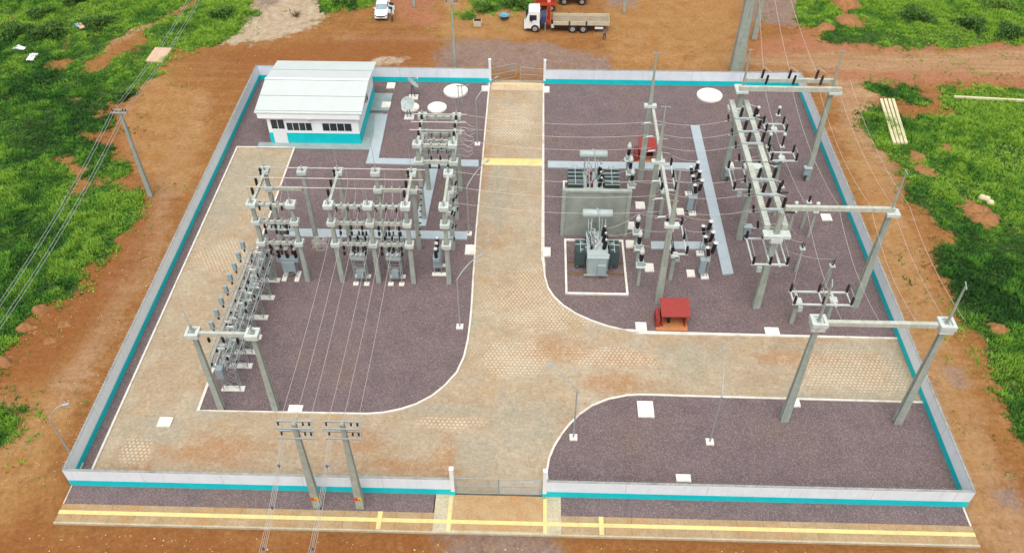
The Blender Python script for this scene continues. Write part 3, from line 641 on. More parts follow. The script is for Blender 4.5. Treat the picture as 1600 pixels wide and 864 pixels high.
gD = gantry('square four post concrete gantry in front of the round tank covers', (23.9, 27.35), (32.6, 37.5), (9.6, 7.6), [(23.9, 27.35, 32.6, 9.45), (23.9, 27.35, 37.5, 9.45), (23.9, 27.35, 32.6, 7.5), (23.9, 27.35, 37.5, 7.5), (23.9, 27.35, 35.0, 8.3)],
     [(32.6, 37.5, 23.9, 9.45), (32.6, 37.5, 27.35, 9.45), (32.6, 37.5, 23.9, 7.5), (32.6, 37.5, 27.35, 7.5)], whips=[(27.35, 37.5, 2)])
for g_, (xa, xb) in ((gA, (XF[0], XF[1])), (gB, (XF[2], XF[3])), (gB, (XF[3], XF[4]))):
    for k in range(3):
        x = xa+.75+k*(xb-xa-1.5)/2
        for z in (7.35, 4.9): hang(g_, x, 23.1, z)
        ins((x, 22.75, 9.0), .45, .11, None, g_, 'blackins', 'insulator', 3)
        if z: # disconnector blades between levels
            MB().bar((x, 22.9, 6.9), (x+.05, 22.7, 5.6), .05).bar((x-.2, 23.4, 7.4), (x-.2, 23.0, 5.2), .04).build('switch_blade', M['galv'], g_)
def hardware(r, x0, x1, y, z, n=5):
    for k in range(n):
        x = x0+.55+k*(x1-x0-1.1)/(n-1); MB().box(x-.07, x+.07, y-.2, y+.2, z-.02, z+.1+.06*(k % 2)).build('clamp', M['galv'], r)
        if k % 2 == 0: ins((x+.12, y+.22, z-.5), .45, .1, (0, .15, 1), r, 'blackins', 'insulator', 3)
        else: MB().tube([(x, y-.2, z), (x+.1, y-.5, z-.5), (x-.15, y-.35, z-1.1), (x+.1, y-.1, z-1.5)], .018, 4).build('jumper', M['wire'], r)
for z in (9.45, 7.5, 5.0):
    hardware(gA, XF[0], XF[1], 23.1, z); hardware(gB, XF[2], XF[3], 23.1, z); hardware(gB, XF[3], XF[4], 23.1, z)
for yy in (32.6, 35.0, 37.5): hardware(gD, 23.9, 27.35, yy, 9.45 if yy != 35.0 else 8.3, 4)
hardware(gB, XF[3], XF[4], 28.0, 7.5, 4)
MB().box(10.55, 13.35, 24.1, 24.75, 5.4, 5.52).build('shelf', M['collar'], gA)
for k in range(3): MB().tube([(10.9+k*.85, 24.4, 5.52), (10.95+k*.85, 24.4, 5.8), (11.25+k*.85, 24.4, 5.85), (11.4+k*.85, 24.4, 5.52)], .08, 6).build('coil', M['rad'], gA)
MB().box(11.5, 12.3, 24.5, 25.0, 4.6, 5.2).build('voltage_transformer', M['wood'], gA)
for xx, yy in ((18.6, 25.6), (21.9, 25.6)):     # low steel trestles between the rows
    mb = MB()
    for sx in (-.9, .9):
        for sy in (-.4, .4): mb.bar((xx+sx, yy+sy, 0), (xx+sx, yy+sy, 3.4), .07)
    for z in (1.8, 3.4): mb.bar((xx-.95, yy-.4, z), (xx+.95, yy-.4, z), .08).bar((xx-.95, yy+.4, z), (xx+.95, yy+.4, z), .08).bar((xx-.9, yy-.4, z), (xx-.9, yy+.4, z), .08).bar((xx+.9, yy-.4, z), (xx+.9, yy+.4, z), .08)
    q = thing('disconnector', 'galvanised trestle with black insulators behind the %s recloser' % ('left' if xx < 20 else 'right'), 'disconnector', (xx, yy, 0), 'steel trestles behind the reclosers'); mb.build('trestle', M['galv'], q)
    for k in range(3):
        for sy in (-.35, .35): ins((xx-.7+.7*k, yy+sy, 3.45), .5, .12, None, q, 'blackins', 'insulator', 4)
        MB().bar((xx-.7+.7*k, yy-.35, 4.0), (xx-.7+.7*k, yy+.35, 4.05), .05).build('switch_blade', M['galv'], q)
# bus conductors with upright insulators on the Y-beams
for i, y in enumerate((27.75, 26.2, 24.8)):
    solo(MB().rod((9.2, y, 9.95), (25.2, y, 9.95), .05, n=6), 'busbar', M['wire'], '%s long tubular busbar over the left yard gantries' % ('rearmost', 'middle', 'front')[i], 'busbar', 'long tubular busbars of the left yard')
    for g_, x in ((gA, XF[0]), (gB, XF[2]), (gB, XF[4])): ins((x-.28, y-.12, 9.2), .72, .15, None, g_, 'blackins', 'insulator', 4)
    yy = (37.0, 35.6, 34.2)[i]
    solo(MB().rod((23.0, yy, 9.95), (28.4, yy, 9.95), .06, n=6), 'busbar', M['wire'], '%s short busbar on top of the square four post gantry' % ('rearmost', 'middle', 'front')[i], 'busbar', 'short busbars on the square gantry')
    for x in (23.9, 27.35): ins((x, yy-.1, 9.2), .72, .15, None, gD, 'blackins', 'insulator', 4)
    for x in (24.9, 25.8, 26.7):
        ins((x, yy-1.0, 7.9), .5, .12, None, gD, 'blackins', 'insulator', 3); ins((x, yy-1.1, 6.2), .5, .12, None, gD, 'blackins', 'insulator', 3)
        MB().bar((x, yy-1.05, 8.9), (x+.1, yy-1.25, 6.7), .05).build('switch_blade', M['galv'], gD)
mb = MB()
for z in (8.2, 6.1): mb = MB(); mb.bar((24.2, 33.3, z), (27.1, 33.3, z), .14).bar((24.2, 36.6, z), (27.1, 36.6, z), .14).bar((24.4, 33.3, z), (24.4, 36.6, z), .1).bar((26.9, 33.3, z), (26.9, 36.6, z), .1); mb.build('steel_frame', M['galv'], gD)
for k in range(3):
    for yy in (33.4, 35.2, 37.0):
        MB().tube([(27.5, yy, 9.0-k*.7), (28.1, yy+.2, 9.1-k*.8), (28.7, yy-.1, 8.7-k*.6), (29.2, yy, 8.5-k*.3)], .022, 4).build('jumper', M['wire'], gD)
    for yy in (24.2, 26.0, 28.6): MB().box(27.55, 27.85, yy-.12, yy+.12, 8.2-k*1.9, 8.7-k*1.9).build('fuse_base', M['tank'], gC); ins((27.8, yy, 7.6-k*1.6), .5, .11, (.3, 0, 1), gC, 'blackins', 'insulator', 3)
# busbar drop strings by the right column: row of small discs
mb = MB()
for k in range(9): mb.lathe((24.9, 26.6-k*.42, 8.7-k*.35), ((.05, 0), (.13, .05), (.05, .12)), 8)
mb.build('insulator_string', M['blackins'], gB, True)
for k in range(3):
    for g0, x0, x1 in ((gB, XF[2], XF[3]), (gB, XF[3], XF[4]), (gA, XF[0], XF[1])):
        x = x0+.75+k*(x1-x0-1.5)/2
        MB().tube([(x, 22.8, 8.9), (x+.1, 22.75, 8.0), (x, 22.8, 7.4)], .018, 4).build('jumper', M['wire'], g0)
        MB().tube([(x+.1, (27.75, 26.2, 24.8)[k], 9.9), (x+.1, (27.75, 26.2, 24.8)[k]-.1, 8.5), (x+.15, 23.6, 7.7)], .018, 4).build('jumper', M['wire'], g0)
# loose coil of wire on the gantry (scribbly bundle)
pts = [(15.6+.55*math.cos(t*1.9)+.25*math.sin(t*5.1), 23.0+.45*math.sin(t*1.9)+.2*math.cos(t*3.7), 4.9+.45*math.sin(t*.7)+.2*math.cos(t*2.3)) for t in [i*.33 for i in range(150)]]
solo(MB().tube(pts, .014, 3), 'wire_coil', M['wire'], 'tangled loose coil of pale wire beside the left recloser gantry', 'wire coil')
mid = thing('line_portal', 'front left concrete portal over the near end of the capacitor rack', 'portal', (12, 7.5, 0))
for x in (9.6, 14.15):
    post_h(MB(), x, 7.6, 0, 9.6, .52, .34).build('post', M['conc'], mid); collar(MB(), x, 7.6, 9.55, 1.0, .35).build('collar', M['collar'], mid)
    MB().rod((x, 7.6, 9.4), (x-.03, 7.6, 10.2), .13, .09, 8).build('post_tip', M['conc'], mid)
MB().box(10.1, 13.65, 7.45, 7.72, 9.12, 9.45).build('beam', M['beam'], mid)
MB().rod((9.6, 7.6, 10.1), (9.25, 7.9, 12.2), .03, .012, 5).build('lightning_rod', M['galv'], mid)
for k in range(3): ins((10.8+k*1.1, 7.3, 8.7), .45, .12, None, mid, 'blackins', 'insulator', 3)

# ------------------------------------------------------------------ capacitor rack (galvanised lattice)
def rack():
    X0, X1, Y0, Y1, ZT = 8.75, 10.9, 9.3, 23.4, 3.9
    r = thing('switchgear_rack', 'long galvanised lattice rack of small switchgear beside the left road', 'equipment rack', ((X0+X1)/2, (Y0+Y1)/2, 0))
    ys = [9.72, 12.26, 13.88, 15.63, 18.08, 20.65, 23.0]
    for y in ys:
        MB().box(9.05, 11.0, y-.28, y+.28, 0, .14).build('footing', M['pad'], r)
        f = MB()
        for x in (9.3, 10.7):
            for dy in (-.22, .22): f.bar((x, y+dy, .14), (x, y+dy, 2.9), .05)
            f.bar((x, y-.22, .2), (x, y+.22, 1.5), .03).bar((x, y+.22, 1.5), (x, y-.22, 2.8), .03)
        for dy in (-.22, .22): f.bar((9.3, y+dy, .3), (10.7, y+dy, 1.6), .03).bar((10.7, y+dy, .3), (9.3, y+dy, 1.6), .03).bar((9.3, y+dy, 1.6), (10.7, y+dy, 2.85), .03).bar((10.7, y+dy, 1.6), (9.3, y+dy, 2.85), .03)
        f.bar((X0, y, 2.92), (X1, y, 2.92), .09).bar((9.0, y, 2.9), (9.0, y, ZT), .06).bar((10.6, y, 2.9), (10.6, y, ZT), .06)
        f.build('trestle', M['galv'], r)
    ra = MB()
    for x, z in ((X0, 2.95), (9.45, 2.95), (10.2, 2.95), (X1, 2.95), (8.8, ZT), (9.6, ZT), (10.5, ZT), (9.2, 3.4), (10.0, 3.5), (9.3, 4.25), (10.2, 4.2), (10.9, 3.4), (9.8, 2.6), (9.05, 3.7)): ra.bar((x, Y0, z), (x, Y1, z), .075)
    ra.build('long_rail', M['galv'], r)
    cr = MB(); n = 30
    for i in range(n):
        y = Y0+.3+i*(Y1-Y0-.6)/(n-1); cr.bar((X0, y, 2.99), (X1, y, 2.99), .035); 
        if i % 2: cr.bar((8.8, y, ZT), (10.5, y, ZT), .04).bar((9.5, y, 2.95), (9.5, y, ZT), .035)
    cr.build('cross_rail', M['galv'], r)
    R_ = random.Random(3)
    for i in range(16):     # capacitor-like units with pale bushings
        y = Y0+.5+i*(Y1-Y0-1)/15
        u = MB().cb(9.9, y, 3.02, 3.4+R_.random()*.15, .6, .32); uo = u.build('switch_unit', M['tank'], r)
        for dx in (-.18, .18): MB().lathe((9.9+dx, y, 3.44), ((.07, 0), (.09, .1), (.05, .2), (.05, .28)), 8).build('bushing', M['greyins'], uo, True)
    for i in range(10):
        y = Y0+.4+i*(Y1-Y0-.8)/9
        ins((X0+.2, y, 3.05), .42, .11, None, r, 'blackins', 'insulator', 3)
        ins((X1-.15, y+.4, 3.0), .38, .11, (.5, 0, 1), r, 'blackins', 'insulator', 3)
    for i in range(8):
        y = 13.35+i*1.465
        a = MB().bar((7.75, y, ZT+.42), (8.35, y, ZT+.42), .03).box(7.86, 8.2, y-.04, y+.28, ZT-.4, ZT+.36)
        p = a.build('hanging_panel', M['cab'], r); MB().bar((8.05, y, ZT-.5), (8.8, y, ZT), .04).build('arm', M['galv'], p); ins((8.1, y+.02, ZT-.72), .26, .1, None, p, 'blackins', 'insulator', 2)
    for i in range(46):
        y = Y0+.3+i*(Y1-Y0-.6)/45; x = R_.uniform(9.0, 10.7); z = R_.uniform(3.5, 4.3)
        MB().tube([(x, y, z), (x+R_.uniform(-.5, .5), y+R_.uniform(-.4, .4), z+.35), (x+R_.uniform(-.9, .9), y+R_.uniform(-.8, .8), z-.4)], .02, 4).build('jumper', M['wire'], r)
        if i % 2: MB().box(x-.3, x+.3, y-.05, y+.05, z-.1, z+.12).build('fuse_base', M['collar'], r)
        if i % 3 == 0: ins((x+.4, y, ZT), .4, .1, None, r, 'blackins', 'insulator', 3)
    tb = MB()
    for k in range(3): tb.tube([(9.2+k*.5, Y0-.2+j*(Y1-Y0+.3)/16, 4.15+.14*math.sin(j*2.3+k)) for j in range(17)], .022, 4)
    tb.build('conductor', M['wire'], r)
    MB().box(9.35, 9.95, 9.0, 9.6, 2.2, 3.3).build('control_box', M['cab'], r)
rack()
# ------------------------------------------------------------------ breakers, reclosers, CTs, disconnectors
def breaker_small(x, y, label, rot):
    r = thing('circuit_breaker', label, 'circuit breaker', (0, 0, 0), 'tank circuit breakers of the left yard')
    for sx in (-.62, .62): MB().box(sx-.22, sx+.22, -.85, .55, 0, .14).build('footing', M['pad'], r)
    f = MB()
    for sx in (-.6, .6):
        for sy in (-.35, .3): f.bar((sx, sy, .14), (sx*.9, sy, .9), .07)
    f.bar((-.6, -.35, .3), (.6, -.35, .8), .04).bar((-.6, 0, .85), (.6, 0, .85), .08); f.build('stand', M['galv'], r)
    MB().box(-.62, .62, -.38, .38, .9, 2.05).build('cabinet', M['cab'], r)
    MB().box(-1.05, 1.05, -.3, .3, 2.05, 2.42).build('tank', M['cab'], r)
    for sx in (-.8, 0, .8):
        b = ins((sx, 0, 2.42), 1.0, .19, None, r, 'blackins', 'bushing', 4); MB().lathe((sx, 0, 3.42), ((.17, 0), (.2, .06), (.17, .2), (.05, .24)), 10).build('terminal_cap', M['pink'] if False else M['greyins'], b, True)
    r.location = (x, y, 0); r.rotation_euler[2] = rot; return r
breaker_small(12.0, 23.75, 'blue grey breaker with three black bushings between the left gantry posts', 0)
breaker_small(26.1, 24.9, 'blue grey breaker standing sideways by the central road kerb', math.pi/2)
def recloser(x, y, label):
    r = thing('recloser', label, 'recloser', (x, y, 0), 'frame mounted reclosers')
    for sx in (-.52, .52):
        for sy in (-.35, .7): MB().cb(x+sx, y+sy, 0, .14, .5, .46).build('footing', M['pad'], r)
    f = MB()
    for sx in (-.52, .52):
        for sy in (-.3, .6): f.bar((x+sx, y+sy, .14), (x+sx*1.1, y+sy, 3.2), .07)
    for z in (.9, 1.7, 2.2, 3.1): f.bar((x-.55, y-.3, z), (x+.55, y-.3, z), .05).bar((x-.55, y+.6, z), (x+.55, y+.6, z), .05).bar((x-.55, y-.3, z), (x-.55, y+.6, z), .05).bar((x+.55, y-.3, z), (x+.55, y+.6, z), .05)
    f.build('frame', M['galv'], r)
    MB().cb(x, y-.1, .75, 1.65, .62, .45).build('control_cabinet', M['cab'], r)
    MB().box(x-.7, x+.7, y-.3, y+.5, 3.15, 3.55).build('tank', M['tank'], r)
    for i in range(3):
        for s in (-1, 1): ins((x-.45+.45*i, y+.1+.25*s, 3.5), .6, .13, (0, .7*s, 1), r, 'greyins' if s < 0 else 'blackins', 'bushing', 4)
    return r
recloser(18.9, 23.1, 'recloser on steel frame with four white feet, left one of two'); recloser(22.25, 23.15, 'recloser on steel frame with four white feet, right one of two')
def ct(x, y, label):
    r = thing('current_transformer', label, 'current transformer', (x, y, 0), 'instrument transformers on short concrete posts')
    post_h(MB(), x, y, 0, 2.5, .3, .24).build('post', M['conc'], r); MB().cb(x, y, 2.5, 2.62, .8, .8).build('cap_slab', M['collar'], r)
    MB().cb(x, y, 2.62, 3.15, .55, .5).build('tank', M['tank'], r); ins((x, y, 3.15), .85, .2, None, r, 'blackins', 'bushing', 5)
    MB().lathe((x, y, 4.0), ((.16, 0), (.24, .12), (.24, .42), (.16, .55), (.12, .6), (.13, .72), (.02, .8)), 12).build('head', M['greyins'], r, True)
    MB().cb(x+.38, y-.1, 2.7, 2.95, .2, .22).build('terminal_box', M['tank'], r)
for i, (u, v) in enumerate(((988,224),(991,245),(995,265),(999,337),(1004,361),(1007,388))):
    x, y = G(u, v, 4.7); ct(45.35, y, 'white topped instrument transformer in the %s group, %s' % (('row behind the fire wall level', 'row beside the transformer pit')[i//3], ('rearmost', 'middle', 'foremost')[i % 3]))
def switchframe(x, y, lx, ly, z, rows, cols, label, post=((0, 0),), hh=.95, ph=.3, m_='blackins', rot=0):
    r = thing('disconnector', label, 'disconnector', (x, y, 0), 'disconnectors on concrete posts')
    f = MB()
    for s in (-1, 1): f.bar((x-lx/2-.15, y+s*ly/2, z), (x+lx/2+.15, y+s*ly/2, z), .14).bar((x+s*lx/2, y-ly/2, z), (x+s*lx/2, y+ly/2, z), .12)
    for c in range(1, cols-1): f.bar((x-lx/2+c*lx/(cols-1), y-ly/2, z), (x-lx/2+c*lx/(cols-1), y+ly/2, z), .12)
    f.build('frame', M['collar'], r)
    for px, py in post:
        post_h(MB(), x+px, y+py, 0, z-.35, ph+.06, ph).build('post', M['conc'], r); MB().cb(x+px, y+py, z-.35, z-.08, ph+.35, ph+.35).build('cap_slab', M['collar'], r)
        MB().bar((x+px, y-ly/2-.1, z-.14), (x+px, y+ly/2+.1, z-.14), .2, .1).build('bracket', M['collar'], r)
    b = MB()
    for c in range(cols):
        for q in range(rows):
            xx = x-lx/2+(c*lx/(cols-1) if cols > 1 else lx/2); yy = y-ly/2+(q*ly/(rows-1) if rows > 1 else ly/2)
            ins((xx, yy, z+.06), hh, .14, (0, 0, 1), r, m_, 'insulator', 5)
        if rows > 1: b.bar((xx, y-ly/2, z+hh+.1), (xx, y+ly/2*.2, z+hh+.14), .05).bar((xx, y+ly/2, z+hh+.1), (xx+.12, y+ly/2*.5, z+hh+.5), .04)
    if len(b.v): b.build('switch_blade', M['galv'], r)
    b2 = MB().cb(x-lx/2+.6, y-ly/2-.05, z-.75, z-.2, .4, .35); b2.build('drive_box', M['tank'], r); return r
switchframe(60.95, 19.0, 5.0, 1.6, 3.0, 2, 3, 'wide disconnector frame with six brown insulators near the front right portal', ((-2.0, -.2), (1.2, 0)), m_='brownins')
switchframe(48.9, 26.2, 1.4, 4.2, 3.4, 3, 2, 'disconnector on two concrete posts right of the transformer pit', ((-.4, -2.0), (-.4, 1.8)))
switchframe(48.9, 35.9, 1.4, 4.2, 3.4, 3, 2, 'disconnector on two concrete posts left of the back circuit breaker', ((-.4, -2.0), (-.4, 1.8)))
x, y = G(1210, 200, 3.2); switchframe(x, y, 2.2, 1.5, 3.2, 2, 2, 'small disconnector frame behind the twin beam gantry, farther one', ((0, 0),), m_='blackins')
x, y = G(1222, 245, 3.2); switchframe(x, y, 2.6, 1.5, 3.2, 2, 2, 'small disconnector frame behind the twin beam gantry, nearer one', ((0, 0),), m_='blackins')
def phase_post(u, v, zt, label, ball=False, hh=.75):
    x, y = G(u, v, zt)
    r = thing('post_insulator', label, 'post insulator', (x, y, 0), 'single insulators on slim concrete posts')
    z = zt-hh-(.3 if ball else 0); post_h(MB(), x, y, 0, z-.12, .28, .22).build('post', M['conc'], r); MB().cb(x, y, z-.12, z, .5, .5).build('cap_slab', M['collar'], r)
    ins((x, y, z), hh, .13, None, r, 'blackins', 'insulator', 5)
    if ball: MB().lathe((x, y, z+hh), ((.1, 0), (.2, .1), (.2, .28), (.1, .36)), 12).build('head', M['greyins'], r, True)
phase_post(1257, 378, 3.9, 'slim post insulator right of the twin beam gantry foot, left one of the near pair')
phase_post(1304, 405, 3.6, 'slim post insulator between gantry foot and wide disconnector, right one of the near pair')
phase_post(1267, 306, 4.2, 'slim post insulator behind the long cross beam by the right wall')
phase_post(1186, 167, 4.2, 'white topped post insulator under the back portal, left one', True)
phase_post(1219, 167, 4.2, 'white topped post insulator under the back portal, right one', True)
phase_post(1205, 209, 4.6, 'tall white topped insulator between the small disconnector frames, left one', True, 1.3)
phase_post(1227, 209, 4.6, 'tall white topped insulator between the small disconnector frames, right one', True, 1.3)
phase_post(1245, 316, 4.4, 'white topped post insulator just behind the long cross beam, left one', True)
phase_post(1279, 317, 4.4, 'white topped post insulator just behind the long cross beam, right one', True)
phase_post(1224, 282, 4.6, 'slim post insulator close to the right flank of the twin beams')
def breaker_big(y0, label):
    X = 51.9; r = thing('circuit_breaker', label, 'circuit breaker', (X, y0+1.5, 0), 'live tank circuit breakers')
    MB().cb(X-.05, y0-.2, 0, .16, .75, .75).build('footing', M['pad'], r); MB().cb(X-.05, y0+3.1, 0, .16, .75, .75).build('footing', M['pad'], r)
    f = MB()
    for yy in (y0-.2, y0+3.1):
        for s in (-.14, .14): f.bar((X+s, yy, .16), (X+s, yy, 2.2), .08)
        f.bar((X-.14, yy, .4), (X+.14, yy, 1.2), .04)
    f.bar((X, y0-.5, 2.25), (X, y0+3.5, 2.25), .3, .16); f.build('stand', M['galv'], r)
    MB().box(X-.75, X-.18, y0-.5, y0+.1, .75, 2.35).build('control_cabinet', M['cab'], r)
    for k in range(3):
        y = y0+k*1.55; MB().cb(X, y, 2.33, 2.6, .34, .34).build('housing', M['tank'], r)
        a = ins((X-.02, y, 2.6), 1.0, .19, (-.22, 0, 1), r, 'blackins', 'insulator', 6)
        b = ins((X+.25, y-.05, 3.0), 1.25, .2, (.12, 0, 1), r, 'blackins', 'insulator', 7)
        MB().bar((X-.3, y, 3.62), (X+.1, y, 3.6), .1).build('link', M['galv'], r)
        MB().lathe((X+.4, y-.05, 4.24), ((.24, 0), (.26, .06), (.22, .12), (.05, .14)), 12).build('terminal_cap', M['greyins'], b, True)
        MB().lathe((X-.25, y, 3.6), ((.2, 0), (.22, .06), (.18, .1), (.05, .12)), 12).build('terminal_cap', M['greyins'], a, True)
breaker_big(24.85, 'front breaker with paired black columns beside the slanting trench cover')
breaker_big(34.4, 'back breaker with paired black columns beside the slanting trench cover')

# ------------------------------------------------------------------ transformers and fire wall
def transformer(y0, label, red):
    R_ = random.Random(5 if red else 6)
    r = thing('power_transformer', label, 'transformer', (41.4, y0+1.7, 0), 'power transformers')
    MB().box(40.5, 42.35, y0, y0+3.8, .3, 2.35).build('tank', M['tank'], r)
    MB().box(40.42, 42.43, y0-.08, y0+3.88, 2.35, 2.47).build('lid', M['tank'], r)
    rb = MB()
    for i in range(5): rb.box(40.6+i*.4, 40.68+i*.4, y0-.07, y0, .4, 2.3)
    for i in range(4): rb.box(40.43, 40.5, y0+.4+i*.8, y0+.48+i*.8, .4, 2.3).box(42.35, 42.42, y0+.4+i*.8, y0+.48+i*.8, .4, 2.3)
    rb.build('stiffener', M['tank'], r)
    MB().box(41.45, 42.2, y0-.38, y0-.08, .5, 1.75).build('control_cabinet', M['cab'], r)
    MB().box(40.2, 42.5, y0-.15, y0+.05, .18, .32).box(40.2, 42.5, y0+3.2, y0+3.4, .18, .32).build('skid', M['chrome'], r)
    for s in (-1, 1):
        e = .55 if red else 0; xa, xb = (39.35-e, 40.3) if s < 0 else (42.6, 43.55+e); zt = 3.0 if red else 2.35; q0, q1 = (.9, 3.6) if red else (.9, 2.7)
        f = MB(); n = 19
        for i in range(n):
            y = y0+q0+.06+i*(q1-q0-.12)/(n-1); f.box(xa, xb, y-.028, y+.028, .55, zt)
        f.box(xa+.04, xb-.04, y0+q0+.08, y0+q1-.08, .6, zt-.06)
        fo = f.build('radiator', M['rad'], r)
        h = MB()
        for yy in ([y0+q0+k*(q1-q0)/4 for k in range(5)] if red else [y0+q0+1.1, y0+q1]): h.box(xa-.03, xb+.03, yy-.03, yy+.03, zt, zt+.08)
        h.rod(((xa+xb)/2, y0+q0, zt+.04), ((xa+xb)/2, y0+q1, zt+.04), .04).rod((xa+.25, y0+q0, .5), (xa+.25, y0+q1, .5), .05)
        if red: h.lathe(((xa+xb)/2, y0+q1+.35, zt-.1), ((.3, 0), (.3, .12), (.18, .26), (.02, .3)), 12)
        x2 = 40.5 if s < 0 else 42.35
        for yy in (y0+1.3, y0+2.3): h.rod(((xa+xb)/2, yy, zt+.04), (x2, yy, 2.15), .06)
        h.build('header_pipe', M['tank'], fo)
    MB().lathe((39.95, y0+4.0, 4.62), ((.02, 0), (.32, .02), (.42, .1), (.42, 2.85), (.32, 2.93), (.02, 2.95)), 20, (1, 0, 0)).build('conservator', M['tank'], r, True)
    st = MB()
    for x in (40.6, 42.25): st.bar((x, y0+3.9, .3), (x, y0+3.95, 4.3), .1).bar((x, y0+3.3, 2.45), (x, y0+3.9, 4.3), .07)
    st.tube([(41.3, y0+4.0, 5.3), (41.45, y0+3.7, 5.35), (41.6, y0+3.2, 4.2), (41.7, y0+2.9, 2.5)], .05, 6).tube([(40.9, y0+3.8, 4.5), (40.85, y0+3.2, 3.4), (40.8, y0+2.8, 2.5)], .05, 6).tube([(41.9, y0+3.8, 4.5), (41.9, y0+3.5, 3.4), (41.7, y0+3.2, 2.5)], .04, 6)
    st.build('conservator_support', M['tank'], r)
    for k in range(3):
        b = ins((42.05, y0+1.3+k*.98, 2.47), 1.15, .21, (.12, -.05, 1), r, 'blackins', 'high_voltage_bushing', 7)
        MB().lathe((42.2, y0+1.25+k*.98, 3.6), ((.1, 0), (.12, .1), (.04, .16)), 8).build('terminal', M['greyins'], b)
    for k in range(4):
        ins((41.25, y0+1.2+k*.66, 2.47), .5, .15, None, r, 'redins' if red else 'greyins', 'low_voltage_bushing', 4)
        ins((40.85, y0+1.25+k*.64, 2.47), .42, .13, None, r, 'redins' if red and k % 2 else 'blackins', 'low_voltage_bushing', 3)
    for k in range(16):
        ya = y0+R_.uniform(1.0, 3.6); xa = R_.uniform(40.6, 42.2)
        MB().tube([(xa, ya, 2.5), (xa+R_.uniform(-.3, .3), ya+.2, 2.9+R_.uniform(0, .4)), (xa+R_.uniform(-.5, .5), ya+R_.uniform(.2, .9), 2.75+R_.uniform(0, .5)), (xa+R_.uniform(-.5, .5), min(ya+R_.uniform(.5, 1.3), y0+3.9), 3.6)][:3+k % 2], .03, 5).build('pipe', M['greyins' if k % 3 else 'rad'], r)
    for k in range(9):
        s_ = -1 if k % 2 else 1; xx = 40.42 if s_ < 0 else 42.43; yy = y0+.6+k*.36
        MB().box(min(xx, xx+s_*.16), max(xx, xx+s_*.16), yy-.1, yy+.1, 1.9, 2.35).build('valve_box', M['rad' if k % 3 else 'tank'], r)
    pp = MB()
    for k in range(6): pp.tube([(40.7+.2*k, y0+1.0+.3*k, 2.5), (40.6+.22*k, y0+1.4+.3*k, 2.95), (40.8+.15*k, y0+2.6+.1*k, 2.8)], .028, 5)
    pp.tube([(40.55, y0+.3, 2.52), (42.3, y0+.3, 2.52)], .03, 5).tube([(42.45, y0+.2, .6), (42.45, y0+.2, 2.5), (42.3, y0+1, 2.7)], .03, 5); pp.build('pipework', M['tank'], r)
transformer(24.4, 'front grey power transformer in the white kerbed pit before the fire wall', False)
transformer(34.1, 'back grey power transformer with dark red bushings behind the fire wall', True)
for y0, lab in ((21.85, 'white painted kerb frame of the front transformer pit'), (31.5, 'white painted kerb frame of the back transformer pit, behind the wall')):
    y1 = y0+7.85; mb = MB(); a, b, t = 38.4, 44.35, .2
    mb.box(a, b, y0, y0+t, 0, .2).box(a, b, y1-t, y1, 0, .2).box(a, a+t, y0+t, y1-t, 0, .2).box(b-t, b, y0+t, y1-t, 0, .2); solo(mb, 'pit_kerb', M['pad'], lab, 'pit kerb', 'transformer pit kerbs')
    for k, yy in enumerate((y0+2.9, y0+4.5)):
        solo(MB().box(a+t, b-t, yy-.16, yy+.16, .03, .1).box(a+t, b-t, yy-.04, yy+.04, .1, .2), 'transformer_rail', M['wood'], 'brown rail across the %s transformer pit, %s one' % ('front' if y0 < 25 else 'back', ('nearer', 'farther')[k]), 'rail', 'transformer rails')
r = thing('fire_wall', 'tall grey concrete fire wall between the two transformers', 'fire wall', (41.3, 30.6, 0))
MB().box(38.35, 44.45, 30.45, 30.7, 0, 5.55).build('panel', M['dconc'], r)
for x in (38.2, 44.6): MB().cb(x, 30.57, 0, 5.8, .35, .45).build('column', M['conc'], r)
MB().box(38.38, 44.42, 30.35, 30.8, 5.55, 5.78).build('coping', M['conc'], r)
# red shelters
def shelter(x0, x1, y0, y1, label):
    r = thing('red_shelter', label, 'shelter', ((x0+x1)/2, (y0+y1)/2, 0), 'small red fire equipment shelters')
    MB().box(x0, x1, y0, y1, 0, .12).build('floor', M['orangefloor'], r)
    a = x0+.45; MB().box(a, a+.14, y0+.45, y1-.2, .12, 1.75).box(x1-.3, x1-.16, y0+.45, y1-.2, .12, 1.75).box(a+.14, x1-.3, y1-.34, y1-.2, .12, 1.75).build('wall', M['red'], r)
    MB().box(x0-.05, x0+.3, y0+.35, y0+1.75, .1, 1.15).build('side_locker', M['red'], r)
    mb = MB(); mb.loft([[(a-.15, y0+.1, 1.8), (x1+.05, y0+.1, 1.8), (x1+.05, y0+.1, 1.68), (a-.15, y0+.1, 1.68)], [(a-.15, y1, 2.1), (x1+.05, y1, 2.1), (x1+.05, y1, 1.98), (a-.15, y1, 1.98)]]); mb.build('roof', M['red'], r)
    e = MB().lathe((a+.75, y0+1.0, .12), ((.02, 0), (.13, .02), (.13, .6), (.05, .7), (.03, .8)), 10).build('extinguisher', M['dark'], r, True)
shelter(46.55, 49.4, 17.45, 19.6, 'red shelter with open front beside the right road kerb'); shelter(46.55, 48.75, 42.9, 45.1, 'red shelter with open front behind the back trench cover')
